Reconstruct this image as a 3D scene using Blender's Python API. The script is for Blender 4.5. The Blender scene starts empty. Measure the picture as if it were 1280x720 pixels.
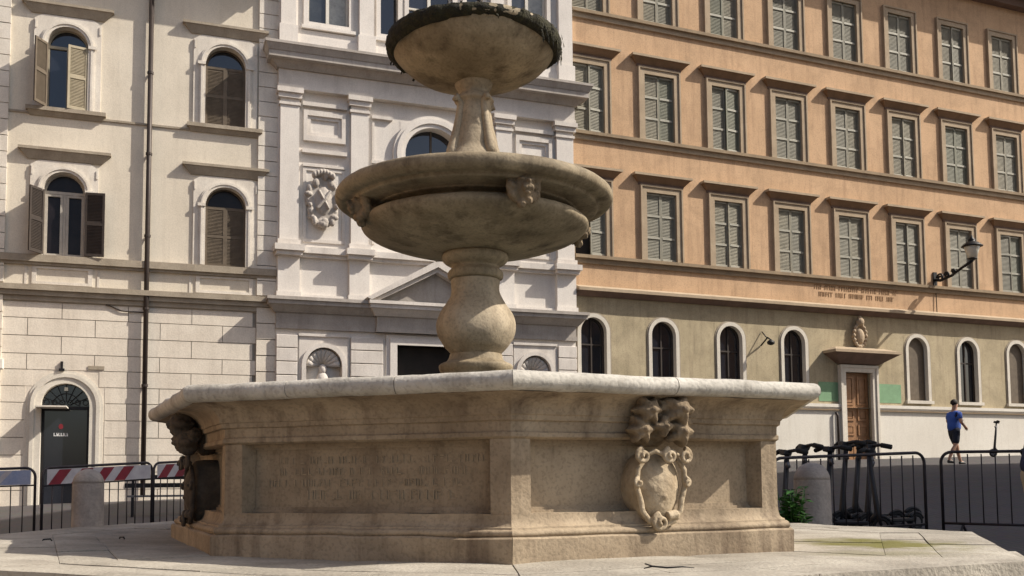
import bpy, bmesh, math, random
from mathutils import Vector, Matrix, noise
random.seed(7)
S = bpy.context.scene
C = S.collection
PI = math.pi
rad = math.radians

# ------------------------------------------------------------------ camera
H = 1.46                                   # eye height over the ground under the camera
F_PX, CY, PITCH, ROLL = 1242.7, 509.3, 0.0735, -0.0086
_r = Vector((1, 0, 0)); _u = Vector((0, -math.sin(PITCH), math.cos(PITCH))); CF = Vector((0, math.cos(PITCH), math.sin(PITCH)))
CR = _r * math.cos(ROLL) + _u * math.sin(ROLL)
CU = -_r * math.sin(ROLL) + _u * math.cos(ROLL)
cam_d = bpy.data.cameras.new('camera'); cam = bpy.data.objects.new('camera', cam_d); C.objects.link(cam)
cam.matrix_world = Matrix(((CR.x, CU.x, -CF.x, 0), (CR.y, CU.y, -CF.y, 0), (CR.z, CU.z, -CF.z, H), (0, 0, 0, 1)))
cam_d.sensor_width = 36; cam_d.lens = F_PX / 1280 * 36
cam_d.shift_y = (CY - 360) / 1280
cam_d.clip_start = 0.05; cam_d.clip_end = 2000
S.camera = cam

# ------------------------------------------------------------------ world, sun, exposure
SUN_AZ, SUN_EL = rad(86.5), rad(42)          # azimuth from the camera side (-Y) towards +X
to_sun = Vector((math.sin(SUN_AZ) * math.cos(SUN_EL), -math.cos(SUN_AZ) * math.cos(SUN_EL), math.sin(SUN_EL)))
W = bpy.data.worlds.new('World'); S.world = W; W.use_nodes = True
nt = W.node_tree; nt.nodes.clear()
sky = nt.nodes.new('ShaderNodeTexSky'); sky.sky_type = 'NISHITA'; sky.sun_disc = False
sky.sun_elevation = SUN_EL; sky.sun_rotation = math.atan2(to_sun.x, to_sun.y)
sky.air_density = 1.0; sky.dust_density = 3.0; sky.ozone_density = 1.0
bg = nt.nodes.new('ShaderNodeBackground'); bg.inputs[1].default_value = 0.118
wo = nt.nodes.new('ShaderNodeOutputWorld')
nt.links.new(sky.outputs[0], bg.inputs[0]); nt.links.new(bg.outputs[0], wo.inputs[0])
sd = bpy.data.lights.new('sun', 'SUN'); sd.energy = 5.0; sd.angle = rad(0.5); sd.color = (1.0, 0.925, 0.81)
so = bpy.data.objects.new('sun', sd); C.objects.link(so)
so.rotation_euler = to_sun.to_track_quat('Z', 'Y').to_euler(); so.location = to_sun * 60
S.view_settings.view_transform = 'Standard'; S.view_settings.look = 'None'
S.view_settings.exposure = 0.52; S.view_settings.gamma = 1
S.view_settings.use_curve_mapping = False

# ------------------------------------------------------------------ materials
MATS = {}
def mat(name, c1, c2=None, scale=2.0, rough=0.8, bump=0.2, fine=40.0, streak=0.0, c3=None, metallic=0.0, spec=0.3, detail=6.0, lo=0.35, hi=0.65, bdist=0.02, soot=0.0):
    m = bpy.data.materials.new(name); m.use_nodes = True
    N = m.node_tree; nd, lk = N.nodes, N.links
    b = nd['Principled BSDF']; b.inputs['Roughness'].default_value = rough; b.inputs['Metallic'].default_value = metallic
    b.inputs['Specular IOR Level'].default_value = spec
    if c2 is None: c2 = tuple(x * 0.82 for x in c1)
    geo = nd.new('ShaderNodeNewGeometry')
    n1 = nd.new('ShaderNodeTexNoise'); n1.inputs['Scale'].default_value = scale; n1.inputs['Detail'].default_value = detail; n1.inputs['Roughness'].default_value = 0.62
    lk.new(geo.outputs['Position'], n1.inputs['Vector'])
    r1 = nd.new('ShaderNodeValToRGB'); r1.color_ramp.elements[0].position = lo; r1.color_ramp.elements[1].position = hi
    r1.color_ramp.elements[0].color = (*c1, 1); r1.color_ramp.elements[1].color = (*c2, 1)
    lk.new(n1.outputs[0], r1.inputs[0]); col = r1.outputs[0]
    if streak > 0:
        mp = nd.new('ShaderNodeMapping'); mp.inputs['Scale'].default_value = (3.2, 3.2, 0.35)
        lk.new(geo.outputs['Position'], mp.inputs[0])
        n2 = nd.new('ShaderNodeTexNoise'); n2.inputs['Scale'].default_value = 1.6; n2.inputs['Detail'].default_value = 7; n2.inputs['Roughness'].default_value = 0.65
        lk.new(mp.outputs[0], n2.inputs['Vector'])
        r2 = nd.new('ShaderNodeValToRGB'); r2.color_ramp.elements[0].position = 0.5; r2.color_ramp.elements[1].position = 0.72
        r2.color_ramp.elements[0].color = (0, 0, 0, 1); r2.color_ramp.elements[1].color = (streak,) * 3 + (1,)
        lk.new(n2.outputs[0], r2.inputs[0])
        mx = nd.new('ShaderNodeMix'); mx.data_type = 'RGBA'
        lk.new(r2.outputs[0], mx.inputs[0]); lk.new(col, mx.inputs[6]); mx.inputs[7].default_value = (*(c3 or tuple(x * 0.4 for x in c1)), 1)
        col = mx.outputs[2]
    if soot > 0:
        n4 = nd.new('ShaderNodeTexNoise'); n4.inputs['Scale'].default_value = 1.15; n4.inputs['Detail'].default_value = 9; n4.inputs['Roughness'].default_value = 0.7; n4.inputs['Distortion'].default_value = 0.6
        lk.new(geo.outputs['Position'], n4.inputs['Vector'])
        r4 = nd.new('ShaderNodeValToRGB'); r4.color_ramp.elements[0].position = 0.47; r4.color_ramp.elements[1].position = 0.66
        r4.color_ramp.elements[0].color = (0, 0, 0, 1); r4.color_ramp.elements[1].color = (soot,) * 3 + (1,)
        lk.new(n4.outputs[0], r4.inputs[0])
        m4 = nd.new('ShaderNodeMix'); m4.data_type = 'RGBA'
        lk.new(r4.outputs[0], m4.inputs[0]); lk.new(col, m4.inputs[6]); m4.inputs[7].default_value = (*(x * 0.55 for x in c2), 1)
        col = m4.outputs[2]
    n3 = nd.new('ShaderNodeTexNoise'); n3.inputs['Scale'].default_value = fine; n3.inputs['Detail'].default_value = 5
    lk.new(geo.outputs['Position'], n3.inputs['Vector'])
    hs = nd.new('ShaderNodeMix'); hs.data_type = 'RGBA'; hs.blend_type = 'MULTIPLY'; hs.inputs[0].default_value = 0.35
    r3 = nd.new('ShaderNodeValToRGB'); r3.color_ramp.elements[0].position = 0.3; r3.color_ramp.elements[1].position = 0.6
    if soot > 0: hs.inputs[0].default_value = .5; r3.color_ramp.elements[0].position = .37; r3.color_ramp.elements[1].position = .5
    r3.color_ramp.elements[0].color = (0.62, 0.62, 0.62, 1); r3.color_ramp.elements[1].color = (1, 1, 1, 1)
    lk.new(n3.outputs[0], r3.inputs[0]); lk.new(col, hs.inputs[6]); lk.new(r3.outputs[0], hs.inputs[7]); col = hs.outputs[2]
    lk.new(col, b.inputs['Base Color'])
    if bump > 0:
        bp = nd.new('ShaderNodeBump'); bp.inputs['Strength'].default_value = bump; bp.inputs['Distance'].default_value = bdist
        lk.new(n3.outputs[0], bp.inputs['Height']); lk.new(bp.outputs[0], b.inputs['Normal'])
    MATS[name] = m
    return m

mat('cream_plaster', (0.660, 0.595, 0.490), (0.575, 0.515, 0.420), .7, .9, .15, 30, .22, (.36, .31, .25))
mat('cream_trim', (0.670, 0.620, 0.545), (0.570, 0.520, 0.450), 1.5, .85, .15, 30, .3, (.34, .29, .23))
mat('hood_soffit', (.27, .165, .095), (.21, .13, .075), 2, .9, .15, 30, .2)  # brown stone with the shade under the hoods put into the colour
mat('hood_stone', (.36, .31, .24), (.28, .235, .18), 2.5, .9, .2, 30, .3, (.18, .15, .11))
mat('ashlar', (0.700, 0.635, 0.540), (0.600, 0.535, 0.450), 1.1, .9, .2, 26, .25, (.38, .33, .27))
mat('joint', (.36, .315, .26), (.28, .245, .2), 3, .95, 0)
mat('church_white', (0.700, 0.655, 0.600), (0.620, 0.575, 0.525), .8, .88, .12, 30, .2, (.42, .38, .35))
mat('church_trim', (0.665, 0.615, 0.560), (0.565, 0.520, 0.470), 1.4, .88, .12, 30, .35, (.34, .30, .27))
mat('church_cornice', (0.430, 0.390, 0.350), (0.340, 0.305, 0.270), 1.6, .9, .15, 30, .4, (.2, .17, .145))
mat('orange_plaster', (0.540, 0.360, 0.220), (0.470, 0.310, 0.185), .5, .92, .12, 30, .6, (.32, .20, .12), soot=.35)
mat('olive_plaster', (0.430, 0.360, 0.240), (0.360, 0.300, 0.195), .8, .92, .15, 30, .6, (.23, .18, .12), soot=.4)
mat('white_dado', (0.660, 0.630, 0.565), (0.600, 0.565, 0.500), .6, .9, .1, 30, .22, (.38, .34, .28))
mat('band_stone', (.30, .225, .145), (.235, .175, .115), 2, .9, .15, 30, .3, (.13, .10, .075))
mat('surround_stone', (0.400, 0.315, 0.220), (0.330, 0.255, 0.175), 2, .9, .15, 30, .2)
mat('surround_white', (.62, .575, .50), (.54, .50, .43), 2, .88, .1, 30, .15)
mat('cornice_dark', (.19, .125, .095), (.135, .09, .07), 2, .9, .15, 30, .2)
mat('shutter_grey', (.25, .235, .185), (.20, .19, .15), 4, .7, .05, 60, .12)
mat('shutter_worn', (.30, .275, .21), (.21, .195, .15), 6, .75, .05, 60, .2)
mat('shutter_green', (.20, .20, .15), (.165, .165, .125), 4, .7, .05, 60, .12)
mat('shutter_rail', (.36, .345, .285), (.29, .28, .23), 4, .55, .05, 60, .1)  # sunlight caught by the rails is put into this paler tone
mat('shutter_brown', (.135, .105, .075), (.10, .078, .055), 5, .7, .1, 60, .15)
mat('shutter_buff', (.40, .345, .245), (.33, .285, .20), 5, .75, .1, 60, .15)
mat('shutter_dark', (.045, .033, .026), (.032, .024, .02), 5, .65, .1, 60, 0)
mat('glass', (.012, .014, .02), (.016, .018, .026), 1.3, .06, 0, spec=.8)
mat('glass_dark', (.010, .008, .010), (.02, .016, .018), 1.5, .25, 0, spec=.2)
mat('frame_pale', (.42, .38, .33), (.34, .31, .27), 5, .7, .05)
mat('stone_black', (.055, .043, .033), (.11, .085, .06), 7, .9, .5, 30, .3)  # near-black stone for the arms on one basin side
mat('glass_grey', (.05, .055, .06), (.03, .034, .04), 1.6, .12, 0, spec=.7)
mat('curtain', (.42, .43, .41), (.30, .31, .30), 6, .9, 0)
mat('timber_frame', (.30, .265, .20), (.24, .21, .16), 6, .6, .1, 50)
mat('dark_void', (0.022, 0.019, 0.017), (0.030, 0.025, 0.022), 2, .9, 0)
mat('door_wood', (0.310, 0.165, 0.080), (0.220, 0.115, 0.055), 5, .5, .15, 50, .2)
mat('pipe_metal', (.055, .042, .036), (.04, .031, .027), 3, .5, .05, 40, metallic=.3)
mat('iron', (.022, .021, .022), (.016, .015, .016), 8, .5, .1, 60, metallic=.4)
mat('grey_metal', (.17, .165, .17), (.11, .105, .11), 6, .45, .1, 60, metallic=.6)
mat('barrier_metal', (.045, .04, .045), (.028, .025, .028), 8, .5, .1, 60, metallic=.5)
mat('board_red', (.20, .016, .03), (.14, .012, .022), 5, .5, 0)
mat('board_white', (.42, .40, .41), (.32, .30, .32), 5, .5, 0)
mat('board_blue', (.20, .24, .36), (.33, .34, .40), 3, .5, 0)
mat('stone_warm', (0.365, 0.290, 0.200), (0.225, 0.170, 0.112), 1.9, .85, .22, 48, .85, (.085, .055, .036), lo=.36, hi=.64, soot=.4)
mat('stone_panel', (0.350, 0.275, 0.185), (0.240, 0.182, 0.120), 2.4, .85, .2, 52, .75, (.10, .068, .043), lo=.36, hi=.64, soot=.35)
mat('stone_rim', (0.500, 0.470, 0.415), (0.360, 0.335, 0.290), 3.0, .8, .25, 42, .6, (.15, .13, .10), lo=.36, hi=.64, soot=.45)
mat('stone_bowl', (0.350, 0.285, 0.190), (0.205, 0.160, 0.100), 2.8, .75, .22, 46, .9, (.07, .05, .03), lo=.36, hi=.64, soot=.45)
mat('stone_pale', (0.400, 0.330, 0.235), (0.250, 0.200, 0.135), 3, .8, .2, 44, .6, (.12, .088, .055), lo=.36, hi=.64, soot=.4)
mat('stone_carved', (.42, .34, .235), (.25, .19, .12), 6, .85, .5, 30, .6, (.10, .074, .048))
mat('stone_crust', (.24, .18, .115), (.13, .098, .063), 7, .9, .6, 30, .3)
mat('incised', (0.325, 0.255, 0.170), (0.265, 0.205, 0.135), 8, .95, 0)
mat('moss', (.014, .012, .009), (.034, .031, .014), 14, .95, .8, 50, bdist=.03)
mat('leaf_green', (0.040, 0.130, 0.018), (0.025, 0.085, 0.012), 8, .6, 0)
mat('green_paint', (0.200, 0.340, 0.200), (0.170, 0.290, 0.170), 4, .85, .05)
mat('bollard_stone', (.30, .27, .245), (.21, .19, .175), 5, .9, .4, 30, .3)
mat('black_plastic', (.016, .016, .018), (.024, .023, .025), 6, .45, .05)
mat('tyre', (.014, .014, .014), (.02, .02, .02), 9, .85, .1)
mat('skin', (.42, .24, .16), (.38, .21, .14), 8, .6, 0)
mat('hair', (.02, .014, .010), (.03, .02, .014), 30, .7, .2)
mat('blue_shirt', (0.060, 0.120, 0.400), (0.045, 0.095, 0.340), 7, .9, .3, 14, bdist=.03)
mat('navy_cloth', (.022, .028, .062), (.03, .036, .075), 7, .9, .3, 14, bdist=.03)
mat('dark_shorts', (.018, .020, .032), (.025, .027, .04), 7, .9, .2, 14)
mat('beige_cloth', (.38, .33, .24), (.32, .27, .20), 7, .9, .3, 14)
mat('lamp_glass', (.62, .60, .52), (.55, .53, .46), 6, .25, 0)
mat('water', (.03, .045, .035), (.02, .035, .03), 3, .05, .15, 8, spec=.6)
mat('white_print', (.75, .75, .75), (.7, .7, .7), 3, .6, 0)
mat('red_print', (.22, .02, .03), (.18, .02, .028), 3, .6, 0)
mat('roof_tile', (.30, .155, .09), (.22, .11, .065), 4, .9, .4, 12)
mat('letter_brown', (0.300, 0.185, 0.100), (0.250, 0.155, 0.085), 6, .9, 0)

def ground_mat():
    m = bpy.data.materials.new('cobbles'); m.use_nodes = True; N = m.node_tree; nd, lk = N.nodes, N.links
    b = nd['Principled BSDF']; b.inputs['Roughness'].default_value = .75
    geo = nd.new('ShaderNodeNewGeometry')
    v = nd.new('ShaderNodeTexVoronoi'); v.feature = 'DISTANCE_TO_EDGE'; v.inputs['Scale'].default_value = 8.5; v.inputs['Randomness'].default_value = .35
    v2 = nd.new('ShaderNodeTexVoronoi'); v2.inputs['Scale'].default_value = 8.5; v2.inputs['Randomness'].default_value = .35
    n = nd.new('ShaderNodeTexNoise'); n.inputs['Scale'].default_value = .4; n.inputs['Detail'].default_value = 5
    for q in (v, v2, n): lk.new(geo.outputs['Position'], q.inputs['Vector'])
    r = nd.new('ShaderNodeValToRGB'); r.color_ramp.elements[0].position = .02; r.color_ramp.elements[1].position = .08
    r.color_ramp.elements[0].color = (.075, .065, .055, 1); r.color_ramp.elements[1].color = (.055, .052, .055, 1)
    lk.new(v.outputs['Distance'], r.inputs[0])
    mx = nd.new('ShaderNodeMix'); mx.data_type = 'RGBA'; mx.blend_type = 'MULTIPLY'; mx.inputs[0].default_value = .5
    lk.new(r.outputs[0], mx.inputs[6]); lk.new(v2.outputs['Color'], mx.inputs[7])
    mx2 = nd.new('ShaderNodeMix'); mx2.data_type = 'RGBA'; lk.new(n.outputs[0], mx2.inputs[0]); lk.new(mx.outputs[2], mx2.inputs[6]); mx2.inputs[7].default_value = (.065, .058, .058, 1)
    lk.new(mx2.outputs[2], b.inputs['Base Color'])
    bp = nd.new('ShaderNodeBump'); bp.inputs['Strength'].default_value = .6; bp.inputs['Distance'].default_value = .03
    lk.new(v.outputs['Distance'], bp.inputs['Height']); lk.new(bp.outputs[0], b.inputs['Normal'])
    MATS['cobbles'] = m
ground_mat()

def platform_mat():
    m = mat('platform_stone', (.40, .365, .305), (.25, .222, .18), 1.3, .85, .45, 45, 0, lo=.36, hi=.66, soot=.5)
    N = m.node_tree; nd, lk = N.nodes, N.links
    b = nd['Principled BSDF']; src = b.inputs['Base Color'].links[0].from_socket
    geo = nd.new('ShaderNodeNewGeometry')
    col = src
    # algae where water spills beside the basin, and a general dirt film
    for (px, py, sx, sy, c, k) in ((2.55, 6.95, .62, .75, (.125, .115, .024), .95), (2.3, 6.1, .6, .35, (.15, .135, .055), .5)):
        mp = nd.new('ShaderNodeMapping'); mp.inputs['Location'].default_value = (-px / sx, -py / sy, 0); mp.inputs['Scale'].default_value = (1 / sx, 1 / sy, 0)
        lk.new(geo.outputs['Position'], mp.inputs[0])
        ln = nd.new('ShaderNodeVectorMath'); ln.operation = 'LENGTH'; lk.new(mp.outputs[0], ln.inputs[0])
        ns = nd.new('ShaderNodeTexNoise'); ns.inputs['Scale'].default_value = 4.5; ns.inputs['Detail'].default_value = 6; lk.new(geo.outputs['Position'], ns.inputs['Vector'])
        ad = nd.new('ShaderNodeMath'); ad.operation = 'MULTIPLY_ADD'; lk.new(ns.outputs[0], ad.inputs[0]); ad.inputs[1].default_value = 1.6; lk.new(ln.outputs['Value'], ad.inputs[2])
        rp = nd.new('ShaderNodeValToRGB'); rp.color_ramp.elements[0].position = 1.15 / 2; rp.color_ramp.elements[1].position = 1.75 / 2
        rp.color_ramp.elements[0].color = (k, k, k, 1); rp.color_ramp.elements[1].color = (0, 0, 0, 1)
        hf = nd.new('ShaderNodeMath'); hf.operation = 'MULTIPLY'; hf.inputs[1].default_value = .5; lk.new(ad.outputs[0], hf.inputs[0]); lk.new(hf.outputs[0], rp.inputs[0])
        mx = nd.new('ShaderNodeMix'); mx.data_type = 'RGBA'; lk.new(rp.outputs[0], mx.inputs[0]); lk.new(col, mx.inputs[6]); mx.inputs[7].default_value = (*c, 1)
        col = mx.outputs[2]
    lk.new(col, b.inputs['Base Color'])
platform_mat()

# ------------------------------------------------------------------ mesh helpers
class M:
    def __init__(s): s.v = []; s.f = []
    def add(s, vs, fs):
        k = len(s.v); s.v += [tuple(v) for v in vs]; s.f += [tuple(i + k for i in f) for f in fs]; return s
    def box(s, x0, x1, y0, y1, z0, z1):
        return s.hexa([(x0, y0, z0), (x1, y0, z0), (x1, y1, z0), (x0, y1, z0), (x0, y0, z1), (x1, y0, z1), (x1, y1, z1), (x0, y1, z1)])
    def hexa(s, p):
        return s.add(p, [(0, 3, 2, 1), (4, 5, 6, 7), (0, 1, 5, 4), (1, 2, 6, 5), (2, 3, 7, 6), (3, 0, 4, 7)])
    def fb(s, s0, s1, o0, o1, z0, z1): return s.box(s0, s1, -o1, -o0, z0, z1)          # facade box: o = metres out of the wall
    def frust(s, s0, s1, ob, z0, t0, t1, ot, z1, back=0.0):                               # wall bracket: bottom rect, top rect
        return s.hexa([(s0, -ob, z0), (s1, -ob, z0), (s1, -back, z0), (s0, -back, z0), (t0, -ot, z1), (t1, -ot, z1), (t1, -back, z1), (t0, -back, z1)])
    def lathe(s, prof, n=32, cx=0, cy=0, fn=None, a0=0):
        vs = []; fs = []
        for i, (r, z) in enumerate(prof):
            for k in range(n):
                t = a0 + 2 * PI * k / n
                p = (cx + r * math.cos(t), cy + r * math.sin(t), z)
                vs.append(fn(p, r, t) if fn else p)
        for i in range(len(prof) - 1):
            for k in range(n): fs.append((i * n + k, i * n + (k + 1) % n, (i + 1) * n + (k + 1) % n, (i + 1) * n + k))
        fs.append(tuple(range(n))[::-1]); fs.append(tuple((len(prof) - 1) * n + k for k in range(n)))
        return s.add(vs, fs)
    def tube(s, pts, r, n=8, closed=False):
        pts = [Vector(p) for p in pts]; vs = []; fs = []; m = len(pts)
        rr = r if isinstance(r, (list, tuple)) else [r] * m
        up = None
        for i, p in enumerate(pts):
            if closed: d = pts[(i + 1) % m] - pts[i - 1]
            else: d = pts[min(i + 1, m - 1)] - pts[max(i - 1, 0)]
            d.normalize()
            if up is None:
                a = Vector((0, 0, 1)) if abs(d.z) < .9 else Vector((1, 0, 0))
            else: a = up
            x = d.cross(a); 
            if x.length < 1e-6: x = d.cross(Vector((.3, .5, .8)))
            x.normalize(); y = x.cross(d).normalized(); up = y
            for k in range(n):
                t = 2 * PI * k / n
                vs.append(p + (x * math.cos(t) + y * math.sin(t)) * rr[i])
        R = m if closed else m - 1
        for i in range(R):
            j = (i + 1) % m
            for k in range(n): fs.append((i * n + k, i * n + (k + 1) % n, j * n + (k + 1) % n, j * n + k))
        if not closed: fs.append(tuple(range(n))[::-1]); fs.append(tuple((m - 1) * n + k for k in range(n)))
        return s.add(vs, fs)
    def ball(s, c, r, nu=14, nv=10, fn=None):
        vs = []; fs = []; r3 = r if isinstance(r, (tuple, list)) else (r, r, r)
        for i in range(nv + 1):
            ph = PI * i / nv
            for k in range(nu):
                t = 2 * PI * k / nu
                d = Vector((math.sin(ph) * math.cos(t), math.sin(ph) * math.sin(t), math.cos(ph)))
                q = fn(d) if fn else 1.0
                vs.append((c[0] + d.x * r3[0] * q, c[1] + d.y * r3[1] * q, c[2] + d.z * r3[2] * q))
        for i in range(nv):
            for k in range(nu): fs.append((i * nu + k, (i + 1) * nu + k, (i + 1) * nu + (k + 1) % nu, i * nu + (k + 1) % nu))
        return s.add(vs, fs)
    def prism(s, poly, o0, o1):                         # polygon in (s,z), extruded out of the wall o0..o1
        n = len(poly)
        vs = [(a, -o1, b) for a, b in poly] + [(a, -o0, b) for a, b in poly]
        return s.add(vs, [tuple(range(n)), tuple(range(2 * n - 1, n - 1, -1))] + [(i, i + n, (i + 1) % n + n, (i + 1) % n) for i in range(n)])
    def ring(s, inner, outer, o0, o1, closed=False):    # strip between two outlines of equal length in (s,z)
        n = len(inner)
        vs = [(a, -o1, b) for a, b in inner] + [(a, -o1, b) for a, b in outer] + [(a, -o0, b) for a, b in inner] + [(a, -o0, b) for a, b in outer]
        fs = []
        R = n if closed else n - 1
        for i in range(R):
            j = (i + 1) % n
            fs += [(i, j, n + j, n + i), (2 * n + i, 2 * n + j, j, i), (n + i, n + j, 3 * n + j, 3 * n + i), (2 * n + j, 2 * n + i, 3 * n + i, 3 * n + j)]
        if not closed:
            fs += [(0, n, 3 * n, 2 * n), (n - 1, 3 * n - 1, 4 * n - 1, 2 * n - 1)]
        return s.add(vs, fs)
    def mesh(s, name, material, smooth=False, fix=True, angle=None):
        me = bpy.data.meshes.new(name); me.from_pydata(s.v, [], s.f)
        if fix:
            bm = bmesh.new(); bm.from_mesh(me); bmesh.ops.recalc_face_normals(bm, faces=bm.faces); bm.to_mesh(me); bm.free()
        me.materials.append(MATS[material])
        if smooth:
            for p in me.polygons: p.use_smooth = True
            if angle:
                try: me.set_sharp_from_angle(angle=rad(angle))
                except Exception: pass
        return me
    def build(s, name, material, parent=None, smooth=False, angle=None, loc=None, rot=None):
        return link(name, s.mesh(name, material, smooth, True, angle), parent, loc, rot)

def link(name, me, parent=None, loc=None, rot=None):
    o = bpy.data.objects.new(name, me); C.objects.link(o)
    if parent is not None: o.parent = parent
    if loc: o.location = loc
    if rot: o.rotation_euler = rot
    return o
def tag(o, label, cat, group=None, kind=None):
    if label: o['label'] = label
    if cat: o['category'] = cat
    if group: o['group'] = group
    if kind: o['kind'] = kind
    return o
def thing(name, loc, rz, label, cat, group=None):
    o = bpy.data.objects.new(name, None); C.objects.link(o); o.location = loc; o.rotation_euler = (0, 0, rz); o.empty_display_size = .2
    return tag(o, label, cat, group)
def copy_tree(o, parent=None):
    c = o.copy(); C.objects.link(c); c.parent = parent
    for ch in [x for x in bpy.data.objects if x.parent == o]: copy_tree(ch, c)
    return c
def bevel(o, w=.01, seg=2):
    b = o.modifiers.new('bevel', 'BEVEL'); b.width = w; b.segments = seg; b.limit_method = 'ANGLE'; b.angle_limit = rad(35); return o
def remesh(o, v):
    m = o.modifiers.new('remesh', 'REMESH'); m.mode = 'VOXEL'; m.voxel_size = v; m.use_smooth_shade = True
    s_ = o.modifiers.new('smooth', 'SMOOTH'); s_.factor = .5; s_.iterations = 1
    return o
def sm(a, b, x):
    t = max(0, min(1, (x - a) / (b - a))); return t * t * (3 - 2 * t)
def nz(p, s=1.0): return noise.noise(Vector(p) * s)

# ------------------------------------------------------------------ ground
def gz(x, y):
    base = .017 * max(-40, min(40, x)) + .0416 * max(-10, min(60, y))
    return base + .46 * sm(14, 25, y) * (1 - sm(34, 41, y)) * sm(1, 10, x)
def ground_sheet():
    def axis(lo, hi, step, far):
        a = [lo + step * i for i in range(int((hi - lo) / step) + 1)]
        return [-far, -far * .4, -far * .15] + a + [far * .15 + hi, far * .4, far]
    xs = axis(-36, 44, 1.0, 700); ys = axis(-12, 64, 1.0, 700)
    v = [(x, y, gz(x, y)) for y in ys for x in xs]; n = len(xs)
    f = [(j * n + i, j * n + i + 1, (j + 1) * n + i + 1, (j + 1) * n + i) for j in range(len(ys) - 1) for i in range(n - 1)]
    m = M(); m.v = v; m.f = f
    o = m.build('ground', 'cobbles', smooth=True); tag(o, None, None, None, 'structure')
ground_sheet()

# ------------------------------------------------------------------ facade frames (s along the wall, z up, o out of the wall)
AZL, AZO = .353, .398
OL = (0, 32); OO = (2.1375, 32.7875)

def arch_pts(s0, s1, z0, zs, n=14, rise=None):
    c = (s0 + s1) / 2; r = (s1 - s0) / 2; h = rise or r
    return [(s0, z0), (s0, zs)] + [(c - r * math.cos(PI * i / n), zs + h * math.sin(PI * i / n)) for i in range(1, n)] + [(s1, zs), (s1, z0)]
def rect_out(inner, s0, s1, z1, z0):
    c = (s0 + s1) / 2; out = []
    n = len(inner)
    zs = inner[1][1]
    for i, (a, b) in enumerate(inner):
        if i == 0: out.append((s0, z0))
        elif i == n - 1: out.append((s1, z0))
        else:
            t = (i - 1) / (n - 3) * PI
            dx, dz = -math.cos(t), math.sin(t)
            k = min((s1 - s0) / 2 / max(abs(dx), 1e-6), (z1 - zs) / max(dz, 1e-6))
            out.append((c + dx * k, zs + dz * k))
    return out
def wall_sheet(s0, s1, z0, z1, holes, o=0.0, depth=.3):
    xs = sorted({s0, s1} | {h[0] for h in holes} | {h[1] for h in holes}); zs = sorted({z0, z1} | {h[2] for h in holes} | {h[3] for h in holes})
    m = M()
    for i in range(len(xs) - 1):
        for j in range(len(zs) - 1):
            cx, cz = (xs[i] + xs[i + 1]) / 2, (zs[j] + zs[j + 1]) / 2
            if any(h[0] < cx < h[1] and h[2] < cz < h[3] for h in holes): continue
            m.add([(xs[i], -o, zs[j]), (xs[i + 1], -o, zs[j]), (xs[i + 1], -o, zs[j + 1]), (xs[i], -o, zs[j + 1])], [(0, 1, 2, 3)])
    for (a, b, c, d) in holes:
        m.add([(a, -o, c), (b, -o, c), (b, -o, d), (a, -o, d), (a, -o + depth, c), (b, -o + depth, c), (b, -o + depth, d), (a, -o + depth, d)],
              [(0, 4, 5, 1), (1, 5, 6, 2), (2, 6, 7, 3), (3, 7, 4, 0)])
    return m

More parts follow.
